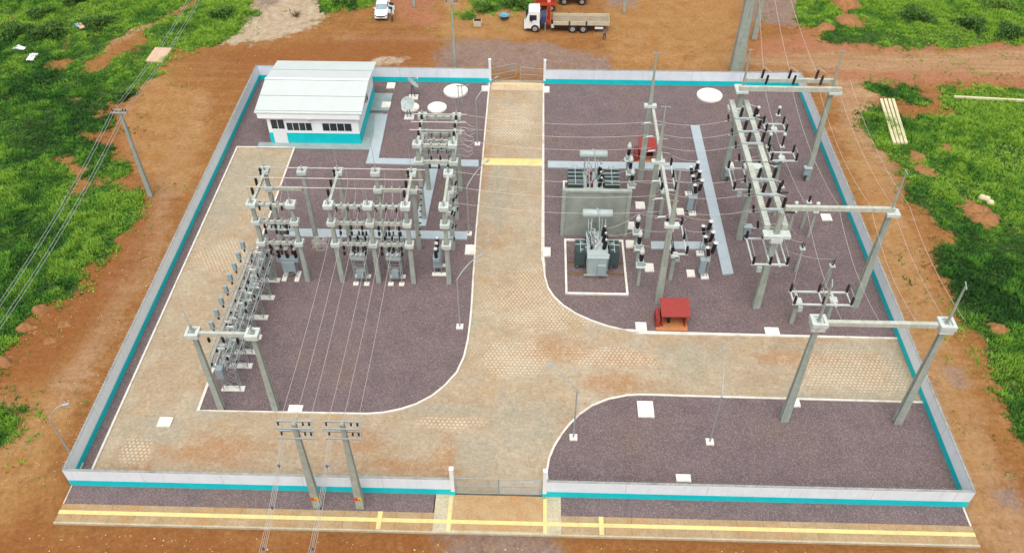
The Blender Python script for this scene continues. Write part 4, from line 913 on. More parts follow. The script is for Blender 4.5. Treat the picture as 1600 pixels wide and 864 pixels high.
# satellite dishes
def dish(u, v, label, aim, R_=1.0, hz=1.7):
    x, y = G(u, v, .1); r = thing('satellite_dish', label, 'satellite dish', (x, y, 0), 'satellite dishes')
    MB().cb(x, y, 0, .16, 1.15, 1.05).build('footing', M['pad'], r)
    MB().rod((x-.25, y, .16), (x-.1, y, hz), .05).rod((x+.2, y, .16), (x+.02, y, hz), .05).build('mast', M['rad'], r)
    d = Vector(aim).normalized(); P = [(R_*i/8+.001, (i/8)**2*.26*R_) for i in range(9)]
    mb = MB(); q = d.to_track_quat('Z', 'Y'); rings = []
    for rr, z in P+[(a_, b_-.03) for a_, b_ in P[::-1]]: rings.append([Vector((x, y, hz+.25))+q @ Vector((rr*math.cos(t*math.pi/12), rr*math.sin(t*math.pi/12), z)) for t in range(24)])
    mb.loft(rings); mb.build('reflector', M['tank'], r, True)
    a = MB(); tip = Vector((x, y, hz+.25))+q @ Vector((0, 0, R_*1.15))
    for t in (0, 2.1, 4.2): a.rod(Vector((x, y, hz+.25))+q @ Vector((R_*.95*math.cos(t), R_*.95*math.sin(t), .25)), tip, .025, n=5)
    a.build('feed_arm', M['galv'], r); MB().lathe(tip, ((.08, -.1), (.08, .1)), 8).build('feed_horn', M['white'], r)
dish(646, 152, 'satellite dish seen edge on, turned toward the back wall', (.75, .25, .8), .85); dish(639.5, 183, 'satellite dish facing up in front of the half hidden round cover', (-.1, -.75, .75), .82)
x, y = G(690, 180); 
# signs/posts by the large cover
x, y = 26.1, 54.5
r = thing('frame_post', 'slim two legged grey frame standing over the largest round cover', 'frame', (x, y, 0))
MB().rod((x-.2, y, 0), (x-.2, y, 2.6), .05).rod((x+.25, y, 0), (x+.25, y, 2.6), .05).build('leg', M['galv'], r); MB().bar((x-.4, y, 2.65), (x+.5, y, 2.65), .1).bar((x+.5, y, 2.65), (x+1.2, y+.3, 2.7), .05).build('crossbar', M['galv'], r)

# ------------------------------------------------------------------ right yard high structures
def tall(mb, x, y, z1, w0=.62, w1=.36, z0=0): return post_h(mb, x, y, z0, z1, w0, w1, w0*.75, w1*.75)
def spire(r, x, y, z0, z1, wd=.9, ax=0):
    MB().rod((x, y, z0), (x, y, z1), .13, .07, 6).build('spire', M['conc'], r)
    MB().bar((x-wd/2*(1-ax), y-wd/2*ax, z1+.03), (x+wd/2*(1-ax), y+wd/2*ax, z1+.03), .07).build('spire_crossbar', M['galv'], r)
# front right portal
r = thing('line_portal', 'front right concrete portal straddling the right wall', 'portal', (60.7, 7.75, 0), 'tall concrete portals of the right yard')
for x in (56.1, 65.3):
    tall(MB(), x, 7.75, 11.9, .68, .36).build('post', M['conc'], r); collar(MB(), x, 7.75, 11.95, 1.15, .35).build('collar', M['collar'], r)
    MB().cb(x, 7.75, 11.15, 11.4, 1.0, 1.0).build('lower_collar', M['collar'], r); spire(r, x, 7.75, 11.9, 15.6, 1.0, .8)
MB().box(56.7, 64.7, 7.58, 7.92, 11.45, 11.8).build('beam', M['beam'], r)
# X=56 row (twin beams)
r = thing('twin_beam_gantry', 'long gantry with two parallel pale beams in the right yard', 'gantry', (56.2, 30.5, 0))
tb_ = r
for y in (20.7, 30.4, 40.5):
    tall(MB(), 56.1, y, 9.0 if y == 30.4 else 11.4, .66, .42).build('post', M['conc'], r)
    MB().cb(56.15, y, 8.75, 9.05, 2.3, .9).build('cap_slab', M['collar'], r); MB().cb(56.15, y, 8.3, 8.74, 1.0, 1.0).build('corbel', M['collar'], r)
for x in (55.4, 56.9):
    for a, b in ((21.2, 30.3), (30.5, 41.2)): MB().box(x-.25, x+.25, a, b, 9.06, 9.5).build('beam', M['beam'], r)
for y in (23.3, 25.4, 27.6, 33.3, 35.3, 37.6):
    MB().box(55.2, 57.1, y-.12, y+.12, 9.51, 9.65).build('crossbar', M['tank'], r)
    for x, hh in ((55.75, 1.0), (57.1, 1.05)): ins((x, y+.25, 9.65), hh, .17, (.05, 0, 1), r, 'blackins', 'insulator', 6)
    MB().tube([(55.75, y+.25, 10.75), (56.3, y+.5, 10.95), (57.1, y+.25, 10.8)], .03, 4).build('switch_blade', M['galv'], r)
for y in (23.6, 26.4, 38.6, 30.8): MB().lathe((57.2, y, 9.0), ins_prof(1.1, .12, 6), 9, (1, 0, .05)).build('side_insulator', M['blackins'], r, True)
for k, (u, v) in enumerate(((1136,280),(1165,370),(1258,278))):
    x, y = G(u, v, .4); lab = ('grey equipment cabinet at the foot of the back left gantry post', 'grey equipment cabinet at the foot of the middle twin beam gantry post', 'grey equipment cabinet near the right wall at the back portal foot')[k]
    q = thing('equipment_cabinet', lab, 'cabinet', (x, y, 0), 'grey equipment cabinets')
    MB().cb(x, y, .9, 1.75, .7, .5).build('body', M['cab'], q); MB().cb(x, y, 1.75, 1.85, .85, .65).build('lid', M['tank'], q); MB().cb(x, y, 0, .9, .2, .2).build('stand', M['rad'], q)
for k, y in enumerate((22.4, 24.6, 26.9, 29.0, 32.4, 34.5, 36.7, 39.2)):
    ins((55.0, y, 8.2), .8, .12, (-.2, 0, 1), tb_, 'blackins', 'insulator', 5); MB().bar((54.6, y, 8.15), (57.6, y+.1, 8.2), .09).build('hanger', M['tank'], tb_)
    MB().tube([(55.1, y, 8.9), (56.0, y+.3, 8.3), (57.4, y+.1, 8.9), (58.4, y-.1, 7.6)], .025, 4).build('jumper', M['wire'], tb_)
# lower switch frames hung on the twin beam posts
for y, lab in ((19.9, 'disconnector frame bracketed low on the front twin beam post'), (30.4, 'disconnector frame bracketed low beside the middle twin beam post')):
    switchframe(56.1-.3, y+1.2, 2.9, 3.4, 6.6, 2, 3, lab, ((.9, 1.2),), hh=.85)
# portal Y=40.5
r = thing('line_portal', 'back right concrete portal with two long beams over the right wall', 'portal', (60.8, 40.5, 0), 'tall concrete portals of the right yard')
tall(MB(), 65.05, 40.5, 11.3, .66, .4).build('post', M['conc'], r)
MB().cb(65.3, 40.4, 10.95, 11.2, 1.3, 1.0).build('cap_slab', M['collar'], r)
MB().box(55.7, 65.8, 40.0, 40.32, 11.21, 11.7).build('beam', M['beam'], r); MB().box(56.2, 65.3, 41.1, 41.4, 11.6, 12.0).build('beam', M['beam'], r)
MB().cb(56.0, 40.6, 11.0, 11.2, 1.2, 1.6).build('cap_slab', M['collar'], r)
spire(r, 56.15, 40.7, 11.5, 15.4, .4); spire(r, 65.1, 40.7, 11.5, 15.4, .3)
for x in (58.2, 60.9, 63.6):
    for xx, yy in ((x, 40.2), (x-.2, 41.3)): ins((xx, yy, 11.95), 1.0, .15, (.08, 0, 1), r, 'brownins' if x > 63 else 'blackins', 'insulator', 6)
    MB().tube([(x-.5, 41.2, 12.3), (x-.2, 41.3, 13.3), (x+.5, 40.6, 13.0)], .025, 4).build('switch_blade', M['galv'], r)
# portal Y=21
r = thing('line_portal', 'middle right concrete portal with one slim beam over the right wall', 'portal', (60.7, 21, 0), 'tall concrete portals of the right yard')
tall(MB(), 65.25, 21.1, 11.6, .7, .42).build('post', M['conc'], r); MB().cb(65.4, 21.0, 11.1, 11.4, 1.1, .9).build('cap_slab', M['collar'], r)
MB().box(56.4, 65.5, 20.85, 21.2, 11.42, 11.8).build('beam', M['beam'], r); spire(r, 65.3, 21.1, 11.7, 15.4, .7, 1)
# X=47 row
r = thing('busbar_gantry', 'line of three tall double T concrete posts with one slim beam beside the transformers', 'gantry', (47, 30.5, 0))
for x, y in ((46.87, 39.97), (46.76, 30.34), (47.06, 21.12)):
    tall(MB(), x, y, 9.6, .64, .42).build('post', M['conc'], r)
    mb = MB()      # darker strip painting in the shade of the double T recess
    mb.box(x-.1, x+.1, y-.2, y-.15, .6, 8.6)
    mb.build('recess_shade', M['dconc'], r)
    MB().cb(x+.1, y, 9.25, 9.55, 1.25, .55).build('cap_slab', M['collar'], r)
    post_h(MB(), x+.1, y+.1, 9.56, 12.4, .42, .26).build('upper_post', M['conc'], r); spire(r, x+.1, y+.1, 12.3, 15.3, .9)
for a, b in ((21.5, 30.0), (30.7, 40.3)): MB().box(47.15, 47.42, a, b, 8.85, 9.2).build('beam', M['beam'], r)
for yy in (23.0, 25.6, 28.2, 33.0, 35.4, 37.8):
    ins((47.3, yy, 9.2), .01, .01, None, r) if False else None
    MB().tube([(46.0, yy, 8.6), (47.0, yy, 8.7), (48.4, yy+.1, 8.4)], .03, 4).build('jumper', M['wire'], r)
    MB().lathe((46.9, yy, 8.8), ins_prof(.7, .09, 5), 8, (-1, 0, -.1)).build('string_insulator', M['greyins'], r, True)

# ------------------------------------------------------------------ outside poles
def crossarm_pole(x, y, h, label, w0=.5, arms=(), sign=True, group=None, rotz=0):
    r = thing('utility_pole', label, 'utility pole', (x, y, 0), group)
    tall(MB(), x, y, h, w0, w0*.5).build('post', M['conc'], r)
    for z, L in arms:
        mb = MB().bar((x-L/2, y-.3, z), (x+L/2, y-.3, z), .1).bar((x-L/2-.08, y+.3, z), (x+L/2-.08, y+.3, z), .1)
        for s in (-.46, .46): mb.bar((x+s*L, y-.3, z), (x+s*L, y+.3, z), .06)
        a = mb.build('crossarm', M['galv'], r)
        for s in (-.42, .25, .42): ins((x+s*L, y-.05, z+.04), .3, .07, None, a, 'blue' if False else 'blackins', 'insulator', 3)
    if sign:
        p = MB().box(x-w0*.46, x+w0*.0, y-w0*.375-.02, y-w0*.375-.004, 1.15, 1.5).build('warning_plate', M['signr'], r)
        q = MB().box(x+w0*.002, x+w0*.46, y-w0*.375-.02, y-w0*.375-.004, 1.15, 1.5).build('warning_plate', M['signy'], r)
        # black flash symbol
        t = MB().poly([(0, 0), (.12, 0), (.09, .12), (.15, .12), (.03, .3), (.06, .15), (0, .15)], 0, .004); t.v = [(x+w0*.1+a*.8, y-w0*.375-.024+c, 1.18+b*.9) for a, b, c in t.v]; t.build('flash_symbol', M['dark'], q)
    return r
P1 = (19.35, -1.25); P2 = (22.6, -1.2)
crossarm_pole(*P1, 10.3, 'left one of two front concrete poles with double cross arms', .62, ((10.1, 2.5), (9.0, 2.4)), group='front cross arm poles')
crossarm_pole(*P2, 10.3, 'right one of two front concrete poles with double cross arms', .62, ((10.1, 2.5), (9.0, 2.4)), group='front cross arm poles')
pl = crossarm_pole(-5.85, 35.7, 10.8, 'leaning looking concrete pole carrying the street cables left of the compound', .5, ((10.6, 1.6),), False)
crossarm_pole(24.75, 63.4, 9.2, 'slim pole with short dark crossarm just outside the back wall', .36, ((8.9, 1.6),), False)
bx, by = G(1150, 112); crossarm_pole(bx, by+.2, 14, 'very thick concrete pole outside the back wall at right', 1.6, (), False)
bx2, by2 = G(1178, 61); crossarm_pole(bx2, by2, 13, 'thinner concrete pole behind the very thick one', .7, (), False)
bx3, by3 = G(975, 21); crossarm_pole(bx3, by3, 9, 'pale concrete pole standing right of the flatbed truck', .4, (), False)
bx4, by4 = G(647, 11); crossarm_pole(bx4, by4, 9, 'pale concrete pole standing right of the white car', .4, (), False)
# street lamps
def lamp(u, v, hx, hy, label, hz=7.3):
    x, y = G(u, v, .1); tx, ty = G(hx, hy, hz)
    r = thing('street_lamp', label, 'street lamp', (x, y, 0), 'thin curved street lamps')
    MB().cb(x, y, 0, .16, .62, .62).build('footing', M['pad'], r)
    d = Vector((tx-x, ty-y, 0)); L = d.length; pts = [(x, y, .16), (x, y, 3), (x, y, hz-1.35)]
    for t in (.03, .09, .18, .3, .45, .62, .8): pts.append((x+d.x*t, y+d.y*t, hz-1.3+1.3*(1-(1-t)**2.6)))
    R = [.075, .065, .055, .05, .05, .045, .045, .04, .04, .035]; mb = MB()
    for i in range(len(pts)-1): mb.rod(pts[i], pts[i+1], R[i], R[i+1], 7)
    mb.build('pole', M['galv'], r); e = Vector(pts[-1])
    h = MB(); u_ = d.normalized(); n_ = Vector((-u_.y, u_.x, 0)); rings = []
    for t, w_ in ((0, .05), (.12, .1), (.4, .11), (.55, .04)): 
        c = e+u_*t; rings.append([c+n_*w_+Vector((0,0,-.04)), c+n_*w_+Vector((0,0,.03)), c+Vector((0,0,.08)), c-n_*w_+Vector((0,0,.03)), c-n_*w_+Vector((0,0,-.04))])
    h.loft(rings); h.build('lamp_head', M['cab'], r)
lamp(896, 683, 853, 565, 'curved street lamp at the rounded kerb right of the front gate'); lamp(1109, 690, 1131, 537, 'street lamp in the middle of the front right gravel yard')
lamp(718.5, 510, 755, 396, 'street lamp at the rounded corner of the left gravel yard'); lamp(122, 728, 103, 631, 'street lamp in the front left wall corner')
lamp(732.5, 365, 766, 248, 'street lamp beside the kerb near the left yard trench end'); lamp(746, 225, 780, 118, 'street lamp beside the kerb nearest the back gate')

# ------------------------------------------------------------------ wires
gl = 'feeder wires from the left gantry to the front poles'
for k in range(3):
    wire((17.05+.75+k, 22.9, 9.3), (P1[0]-1.0+k*1.0, P1[1]+.3, 10.15), 'thin feeder wire to the left front pole, %s from the left' % ORD[k], gl, .5)
    wire((20.55+.75+k, 22.9, 9.3), (P2[0]-1.0+k*1.0, P2[1]+.3, 10.15), 'thin feeder wire to the right front pole, %s from the left' % ORD[k], gl, .5)
for j, (P, uv) in enumerate(((P1, (400, 900)), (P2, (478, 900)))):
    e = G3(uv[0], uv[1], 8.0); a = (P[0]-.9, P[1]-.3, 9.0)
    d_ = (Vector(e)-Vector(a)); e = tuple(Vector(a)+d_*1.0)
    r = thing('spacer_cable', 'bundle of four spaced cables running out in front of the %s front pole' % ('left', 'right')[j], 'cable', a, 'spacer cables')
    mb = MB()
    for dx, dz in ((-.13, .1), (.13, .1), (0, .28), (0, -.1)): mb.tube(sag((a[0]+dx, a[1], a[2]+dz), (e[0]+dx*1.5, e[1], e[2]+dz), .6), .016, 4)
    mb.build('cable', M['wire'], r)
    for t in (.2, .5, .8):
        c = Vector(a)+d_*t; c.z -= 4*.6*t*(1-t)
        MB().bar((c.x-.15, c.y, c.z+.1), (c.x+.15, c.y, c.z+.1), .05).bar((c.x, c.y, c.z+.3), (c.x, c.y, c.z-.12), .05).build('spacer', M['blue'], r)
# street cables left: four wires through the left pole
pt = (-5.85, 35.7, 10.7)
far = G3(318, -30, 10.5); near = G3(-60, 575, 9.5)
for k, dx in enumerate((-.75, -.45, .45, .75)):
    w1 = MB().tube(sag((far[0]+dx, far[1], far[2]), (pt[0]+dx, pt[1], pt[2]), .7)+sag((pt[0]+dx, pt[1], pt[2]), (near[0]+dx, near[1], near[2]), .9), .022, 4)
    solo(w1, 'overhead_wire', M['galv'], 'street cable over the left pole, %s from the left' % ORD[k], 'wire', 'street cables left of the compound')
# right: shield wires and phases
gr_ = 'phase wires slung across the right yard'
for k, x in enumerate((58.2, 60.9, 63.6)):
    f_ = G3((1186, 1205, 1225)[k], (-40, -40, -40)[k], 13.5); 
    wire((x, 41.4, 12.3), f_, 'line wire leaving the back portal toward the thick pole, %s from the left' % ORD[k], 'line wires behind the back portal', .5, .022)
    wire((x, 40.0, 11.5), (x, 21.2, 11.7), 'phase wire between the back and middle portals, %s from the left' % ORD[k], gr_, 1.0, .018)
    wire((x, 20.9, 11.5), (x-.3, 8.0, 11.6), 'phase wire between the middle and front portals, %s from the left' % ORD[k], gr_, .8, .018)
for (x0, l) in ((65.2, 'right'), (66.6, 'outer right')):
    wire((x0, 40.7, 12.3), (x0, 21.2, 12.0), 'shield wire along the %s side from back to middle portal' % l, 'shield wires', .9, .018); wire((x0, 21.0, 12.0), (x0, 7.8, 12.0), 'shield wire along the %s side from middle to front portal' % l, 'shield wires', .6, .018)
rows = [(24.0, 26.3, 28.6), (33.8, 36.0, 38.3)]
for b_, ys in enumerate(rows):
    for k, y in enumerate(ys):
        n_ = ('front', 'back')[b_]+' bay, '+('nearest', 'middle', 'farthest')[k]
        wire((47.2, y+.4, 8.6), (55.6, y+.3, 9.0), 'sagging phase wire from busbar gantry to twin beams, '+n_, 'sagging phase wires of the right yard', .8)
        wire((27.35, y+.5, 8.9), (46.6, y+.2, 8.4), 'long phase wire crossing the central road, '+n_, 'phase wires crossing the central road', .7)
        wire((42.2, (25.35 if b_ == 0 else 35.05)+k*.95, 3.7), (45.35, y-.2, 4.7), 'short slack wire from transformer bushing to instrument transformer, '+n_, 'slack transformer connections', .35)
        wire((45.4, y-.2, 4.7), (48.3, y, 4.4), 'short wire from instrument transformer to disconnector, '+n_, 'slack equipment connections', .25)
        wire((49.6, y, 4.5), (52.1, (24.85 if b_ == 0 else 34.4)+k*1.55, 4.45), 'short wire from disconnector to breaker, '+n_, 'slack equipment connections', .25)
for k, ((u0, v0, z0), (u1, v1, z1)) in enumerate((((1257,378,3.9),(1226,366,5)), ((1304,405,3.6),(1230,392,5)), ((1257,378,3.9),(1240,446,4)), ((1304,405,3.6),(1283,446,4)))):
    wire(G3(u0, v0, z0), G3(u1, v1, z1), 'slack connection wire at the slim post insulators, %s' % ('upper left', 'upper right', 'lower left', 'lower right')[k], 'slack wires at the slim posts', .3)

# ------------------------------------------------------------------ vehicles
def wheel(r, x, y, z, R_, wd, ax):
    a = (1, 0, 0) if ax == 'x' else (0, 1, 0); b = (x-wd/2, y, z) if ax == 'x' else (x, y-wd/2, z)
    t = MB().lathe(b, ((R_*.6, 0), (R_*.95, 0), (R_, wd*.15), (R_, wd*.85), (R_*.95, wd), (R_*.6, wd)), 18, a).build('wheel', M['rubber'], r, False)
    MB().lathe(b, ((R_*.58, -.01), (R_*.3, -.02), (R_*.3, wd+.02), (R_*.58, wd+.01)), 14, a).build('rim', M['chrome'], t)
def car():
    f0 = G(595.5, 33); b0 = G(602, 2); ang = math.atan2(b0[0]-f0[0], b0[1]-f0[1])
    r = thing('parked_car', 'white double cab car with its driver side doors open near the top', 'car', (0, 0, 0))
    L, Wd = 4.9, 1.85
    def ring(y, z0, z1, hw, t): return [(-hw, y, z0), (hw, y, z0), (hw, y, z1-.12), (hw*t, y, z1), (-hw*t, y, z1), (-hw, y, z1-.12)]
    mb = MB(); mb.loft([ring(0, .42, .72, .74, .9), ring(.12, .3, .92, .88, .88), ring(.9, .3, 1.06, .925, .86), ring(1.3, .3, 1.1, .925, .86), ring(3.6, .3, 1.12, .925, .88), ring(4.75, .34, 1.1, .91, .88), ring(4.9, .45, 1.0, .86, .9)][::-1]); mb.build('body', M['carw'], r)
    mb = MB(); mb.loft([ring(1.95, 1.02, 1.66, .72, .86), ring(2.2, 1.02, 1.74, .78, .84), ring(3.3, 1.02, 1.74, .78, .84), ring(4.0, 1.02, 1.55, .72, .84)][::-1]); mb.build('roof', M['carw'], r)
    MB().loft([[(-.76, 1.28, 1.1), (.76, 1.28, 1.1), (.62, 2.02, 1.69), (-.62, 2.02, 1.69)], [(-.76, 1.2, 1.04), (.76, 1.2, 1.04), (.62, 1.96, 1.02), (-.62, 1.96, 1.02)]]).build('windscreen', mat('blue_tinted_glass', (84,118,130), .1, .15, 2), r)
    for s in (-1, 1): MB().loft([[(s*.8, 2.0, 1.12), (s*.8, 3.6, 1.12), (s*.71, 3.4, 1.6), (s*.71, 2.25, 1.6)], [(s*.83, 2.0, 1.12), (s*.83, 3.6, 1.12), (s*.74, 3.4, 1.6), (s*.74, 2.25, 1.6)]]).build('side_window', M['glass'], r)
    MB().box(-.6, .6, -.02, .02, .62, .76).build('grille', M['dark'], r); MB().box(-.25, .25, -.03, 0, .46, .58).build('number_plate', M['chrome'], r)
    for s in (-1, 1):
        MB().loft([[(s*.62, -.01, .74), (s*.86, .08, .74), (s*.84, .1, .86), (s*.6, .03, .84)], [(s*.62, .12, .74), (s*.86, .2, .74), (s*.84, .22, .86), (s*.6, .16, .84)]]).build('headlight', M['glass'], r)
        MB().cb(s*1.02, 1.75, 1.02, 1.16, .2, .12).build('mirror', M['carw'], r)
    for x in (-.84, .84):
        for y in (.85, 3.95): wheel(r, x, y, .36, .36, .22, 'x')
    d = MB().bar((.93, 1.5, .78), (1.75, 1.15, .78), .07, .62).build('door', M['carw'], r); MB().bar((1.0, 1.49, 1.3), (1.6, 1.22, 1.3), .04, .4).build('door_window', M['glass'], d)
    d = MB().bar((.93, 2.75, .78), (1.75, 2.45, .78), .07, .62).build('door', M['carw'], r); MB().bar((1.0, 2.74, 1.3), (1.6, 2.52, 1.3), .04, .4).build('door_window', M['glass'], d)
    r.location = (f0[0], f0[1], -.06); r.rotation_euler[2] = -ang
car()
def truck():
    fx, fy = G(820, 50); r = thing('flatbed_truck', 'white cab flatbed truck with a red loading crane behind the cab', 'truck', (0, 0, 0))
    LN = G(952, 58)[0]-fx; k = LN/11.2
    def B(x0, x1, y0, y1, z0, z1): return MB().box(x0*k, x1*k, y0, y1, z0, z1)
    B(.3, 11.1, .75, 1.75, .75, 1.0).build('chassis', M['dark'], r)
    mb = MB(); mb.loft([[(x*k, y0, z) for x, z in ((0, .55), (1.95, .55), (1.95, 2.95), (.55, 2.95), (.12, 1.9), (0, 1.2))] for y0 in (0, 2.5)][::-1]); mb.build('cab', M['carw'], r)
    MB().loft([[(.1*k-.02, y, 1.92), (.54*k-.02, y, 2.85), (.56*k, y, 2.85), (.12*k+.05, y, 1.92)] for y in (.15, 2.35)]).build('windscreen', M['glass'], r)
    MB().box(.6*k, 1.55*k, -.02, .02, 1.75, 2.5).build('side_window', M['glass'], r)
    MB().box(.7*k, 1.0*k, -.25, -.05, 1.7, 2.3).build('mirror', M['dark'], r)
    MB().box(-.1, .2, .05, 2.45, .45, .75).build('bumper', M['carw'], r)
    bed = B(3.75, 11.2, .0, 2.5, 1.05, 1.25).build('load_bed', M['deck'], r); B(3.9, 8.9, .12, .3, .55, 1.05).build('side_skirt', M['dark'], r)
    for y in (0, 2.44): MB().box(3.75*k, 11.2*k, y-.02, y+.07, 1.1, 1.62).build('side_board', M['bed'], r)
    MB().box(11.14*k, 11.2*k, .06, 2.44, 1.25, 1.65).build('tail_board', M['bed'], r)
    for x in (5.9, 8.15):
        for y in (-.04, 2.5): MB().box(x*k-.12, x*k+.12, y-.02, y+.05, 1.1, 1.72).build('stake', M['rad'], r)
    c = MB().box(2.95*k, 3.35*k, .3, 2.2, 1.0, 1.5).box(3.0*k, 3.3*k, 1.0, 1.4, 1.5, 3.6).bar((3.15*k, 1.2, 3.5), (3.2*k, 2.4, 2.2), .25, .28).bar((3.4*k, .1, 1.0), (3.3*k, .9, 3.5), .16, .2).bar((2.8*k, .1, 1.0), (2.95*k, .9, 3.4), .1)
    co = c.build('crane', M['crane'], r); MB().bar((3.15*k, 1.4, 3.6), (3.1*k, 3.6, 4.3), .42, .36).build('crane_boom', M['pink'], co)
    MB().rod((2.7*k, -.1, .1), (2.7*k, -.1, 1.5), .06).rod((2.7*k, 2.6, .1), (2.7*k, 2.6, 1.5), .06).build('outrigger', M['chrome'], r)
    B(2.1, 2.8, .4, 2.2, 1.0, 2.1).build('engine_housing', M['blue'], r)
    MB().rod((3.7*k, .25, .65), (3.7*k, .25, 1.0), .25, n=14).build('air_tank', M['greyins'], r)
    MB().box(4.5*k, 5.5*k, .1, .6, .6, 1.0).build('fuel_tank', M['dark'], r); MB().box(9.3*k, 10.4*k, .05, .12, .55, .85).build('number_plate', M['carw'], r)
    MB().box(9.3*k, 10.4*k, .12, .7, .55, 1.0).build('tool_box', M['dark'], r)
    for x in (1.35, 6.35, 7.75):
        for y in (.2, 2.3): wheel(r, x*k, y-.1, .52, .56, .34, 'y')
    r.location = (fx, fy, -.06)
truck()
def machine(u, v, label, L, Wd, body, name='drilling_truck', rot=0.0, cat='truck'):
    x, y = G(u, v); r = thing(name, label, cat, (0, 0, 0))
    MB().box(0, L, 0, Wd, .9, 2.6).build('body', M[body], r); MB().box(L*.2, L*.8, .3, Wd-.3, 2.6, 3.1).build('deck', M['dark'], r)
    MB().box(.1, L-.1, -.04, 0, 1.5, 1.9).build('side_stripe', M['crane'] if body == 'orange' else M['chrome'], r)
    for xx in (L*.2, L*.8):
        for yy in (.15, Wd-.15): wheel(r, xx, yy, .5, .5, .3, 'y')
    r.location = (x, y, -.06); r.rotation_euler[2] = rot; return r
machine(836, 18, 'orange red bodied truck partly hidden behind the flatbed crane', 2.9, 2.4, 'orange')
m2 = machine(872, 8, 'red and grey truck cut by the top edge behind the flatbed', 4.3, 2.3, 'red')
# people
def person(x, y, label, top, legs, face, step=.12):
    V = [(0,0,.95),(0,0,1.2),(0,.0,1.42),(0,0,1.52),(0,-.02,1.66), (.1,0,.9),(.11,-step,.5),(.11,-step*.4,.08),(.11,-step-.12,.04), (-.1,0,.9),(-.11,step,.5),(-.11,step*1.4,.08),(-.11,step*1.2-.12,.04), (.2,0,1.4),(.27,.02,1.12),(.25,-.12,.88), (-.2,0,1.4),(-.27,-.02,1.12),(-.22,-.2,.95)]
    E_ = [(0,1),(1,2),(2,3),(3,4),(0,5),(5,6),(6,7),(7,8),(0,9),(9,10),(10,11),(11,12),(2,13),(13,14),(14,15),(2,16),(16,17),(17,18)]
    Rr = [.15,.14,.15,.06,.1,.1,.075,.05,.045,.1,.075,.05,.045,.07,.05,.035,.07,.05,.035]
    me = bpy.data.meshes.new('person'); me.from_pydata(V, E_, []); me.update(); o = bpy.data.objects.new('person', me); COL.objects.link(o)
    md = o.modifiers.new('Skin', 'SKIN'); 
    for i, s in enumerate(me.skin_vertices[0].data if me.skin_vertices else []): s.radius = (Rr[i], Rr[i])
    if not me.skin_vertices:
        bpy.context.view_layer.objects.active = o
    o.modifiers.new('Sub', 'SUBSURF').levels = 1; o.modifiers['Sub'].render_levels = 2
    dg = bpy.context.evaluated_depsgraph_get(); ev = bpy.data.meshes.new_from_object(o.evaluated_get(dg)); o.modifiers.clear(); o.data = ev; o.data.name = 'person'
    for m_ in (top, legs, 'skin'): ev.materials.append(M[m_])
    for p in ev.polygons:
        c = p.center; p.use_smooth = True; p.material_index = 2 if (c.z > 1.5 or (abs(c.x) > .2 and c.z < 1.05)) else (1 if c.z < .97 else 0)
    o.location = (x, y, -.04); o.rotation_euler[2] = face; tag(o, label, 'person')
    MB().lathe((x, y+.01, 1.60), ((.1, .0), (.115, .06), (.09, .13), (.02, .16)), 10).build('hair', M['hair'], o, True)
    return o
me_test = None
def person_safe(*a):
    o = person(*a); return o
x, y = G(944, 62); person_safe(x, y, 'person in blue grey clothes standing at the rear of the flatbed truck', 'shirt', 'trousers', 1.2)
x, y = G(613, 34); person_safe(x, y, 'person in khaki shirt standing by the open car door', 'shirt2', 'trousers', -1.0)
# ------------------------------------------------------------------ loose things outside
def log(a, b, w_, label, group): 
    return solo(MB().bar((a[0], a[1], .12), (b[0], b[1], .12), w_, w_*.8), 'concrete_post', M['logs'], label, 'concrete post', group)
for k in range(4):
    a = G(1376+k*6.2, 157); b = G(1397+k*6.0, 226); log((a[0], a[1]), (b[0], b[1]), .34, 'pale concrete post lying by the right track, %s of four side by side' % ('leftmost', 'second from left', 'third from left', 'rightmost')[k], 'four posts lying side by side')
log(G(1490, 153), G(1640, 161), .3, 'single long pale post lying in the grass at upper right', 'lone lying post')
solo(MB().poly(PX((243,76),(269,77),(253,99),(228,97)), -.1, .16), 'concrete_slab', M['slab'], 'pink beige slab under the street cables at upper left', 'slab')
def crumple(u, v, rx, ry, label, m_='rag', hh=.4, name='plastic_sheet', cat='litter'):
    x, y = G(u, v); mb = MB(); R_ = random.Random(int(u*7+v)); n = 9
    for j in range(n):
        for i in range(n):
            mb.v.append((x+(i/(n-1)-.5)*2*rx*(1+.3*R_.random()), y+(j/(n-1)-.5)*2*ry*(1+.3*R_.random()), .02+R_.random()*hh*(1-abs(i/(n-1)-.5)*1.6)*(1-abs(j/(n-1)-.5)*1.6)))
    for j in range(n-1):
        for i in range(n-1): a = j*n+i; mb.f.append((a, a+1, a+n+1, a+n))
    mb.v += [(p[0], p[1], -.1) for p in mb.v[:n*n]]; 
    return solo(mb, name, M[m_], label, cat)
crumple(30, 76, .7, .35, 'crumpled white sheet in the grass at far left', hh=.7); crumple(50, 90, .45, .8, 'larger crumpled white sheet just below the other at far left', hh=.7)
x, y = G(128, 44); solo(MB().bar((x-.5, y+.7, .35), (x+.4, y-.6, .25), .7, .1), 'board', M['slab'], 'orange beige board lying in the grass at upper left', 'board')
solo(MB().bar((x-1.0, y+.6, .35), (x-.3, y-.2, .25), .45, .08), 'board', M['bluebin'], 'blue and white board beside the orange beige board', 'board')
for k, (u, v) in enumerate(((1534, 310), (1541, 312), (1547, 318))):
    x, y = G(u, v); solo(MB().lathe((x, y, -.05), ((.25, 0), (.42, .15), (.3, .4), (.05, .5)), 7), 'rubble_block', M['logs'], '%s pale rubble block in the right hand grass' % ('left', 'middle', 'right')[k], 'rubble', 'rubble blocks in the grass')
x, y = G(746, 42); r = thing('drum', 'pale yellow open box standing right of the slim back pole', 'box', (x, y, 0))
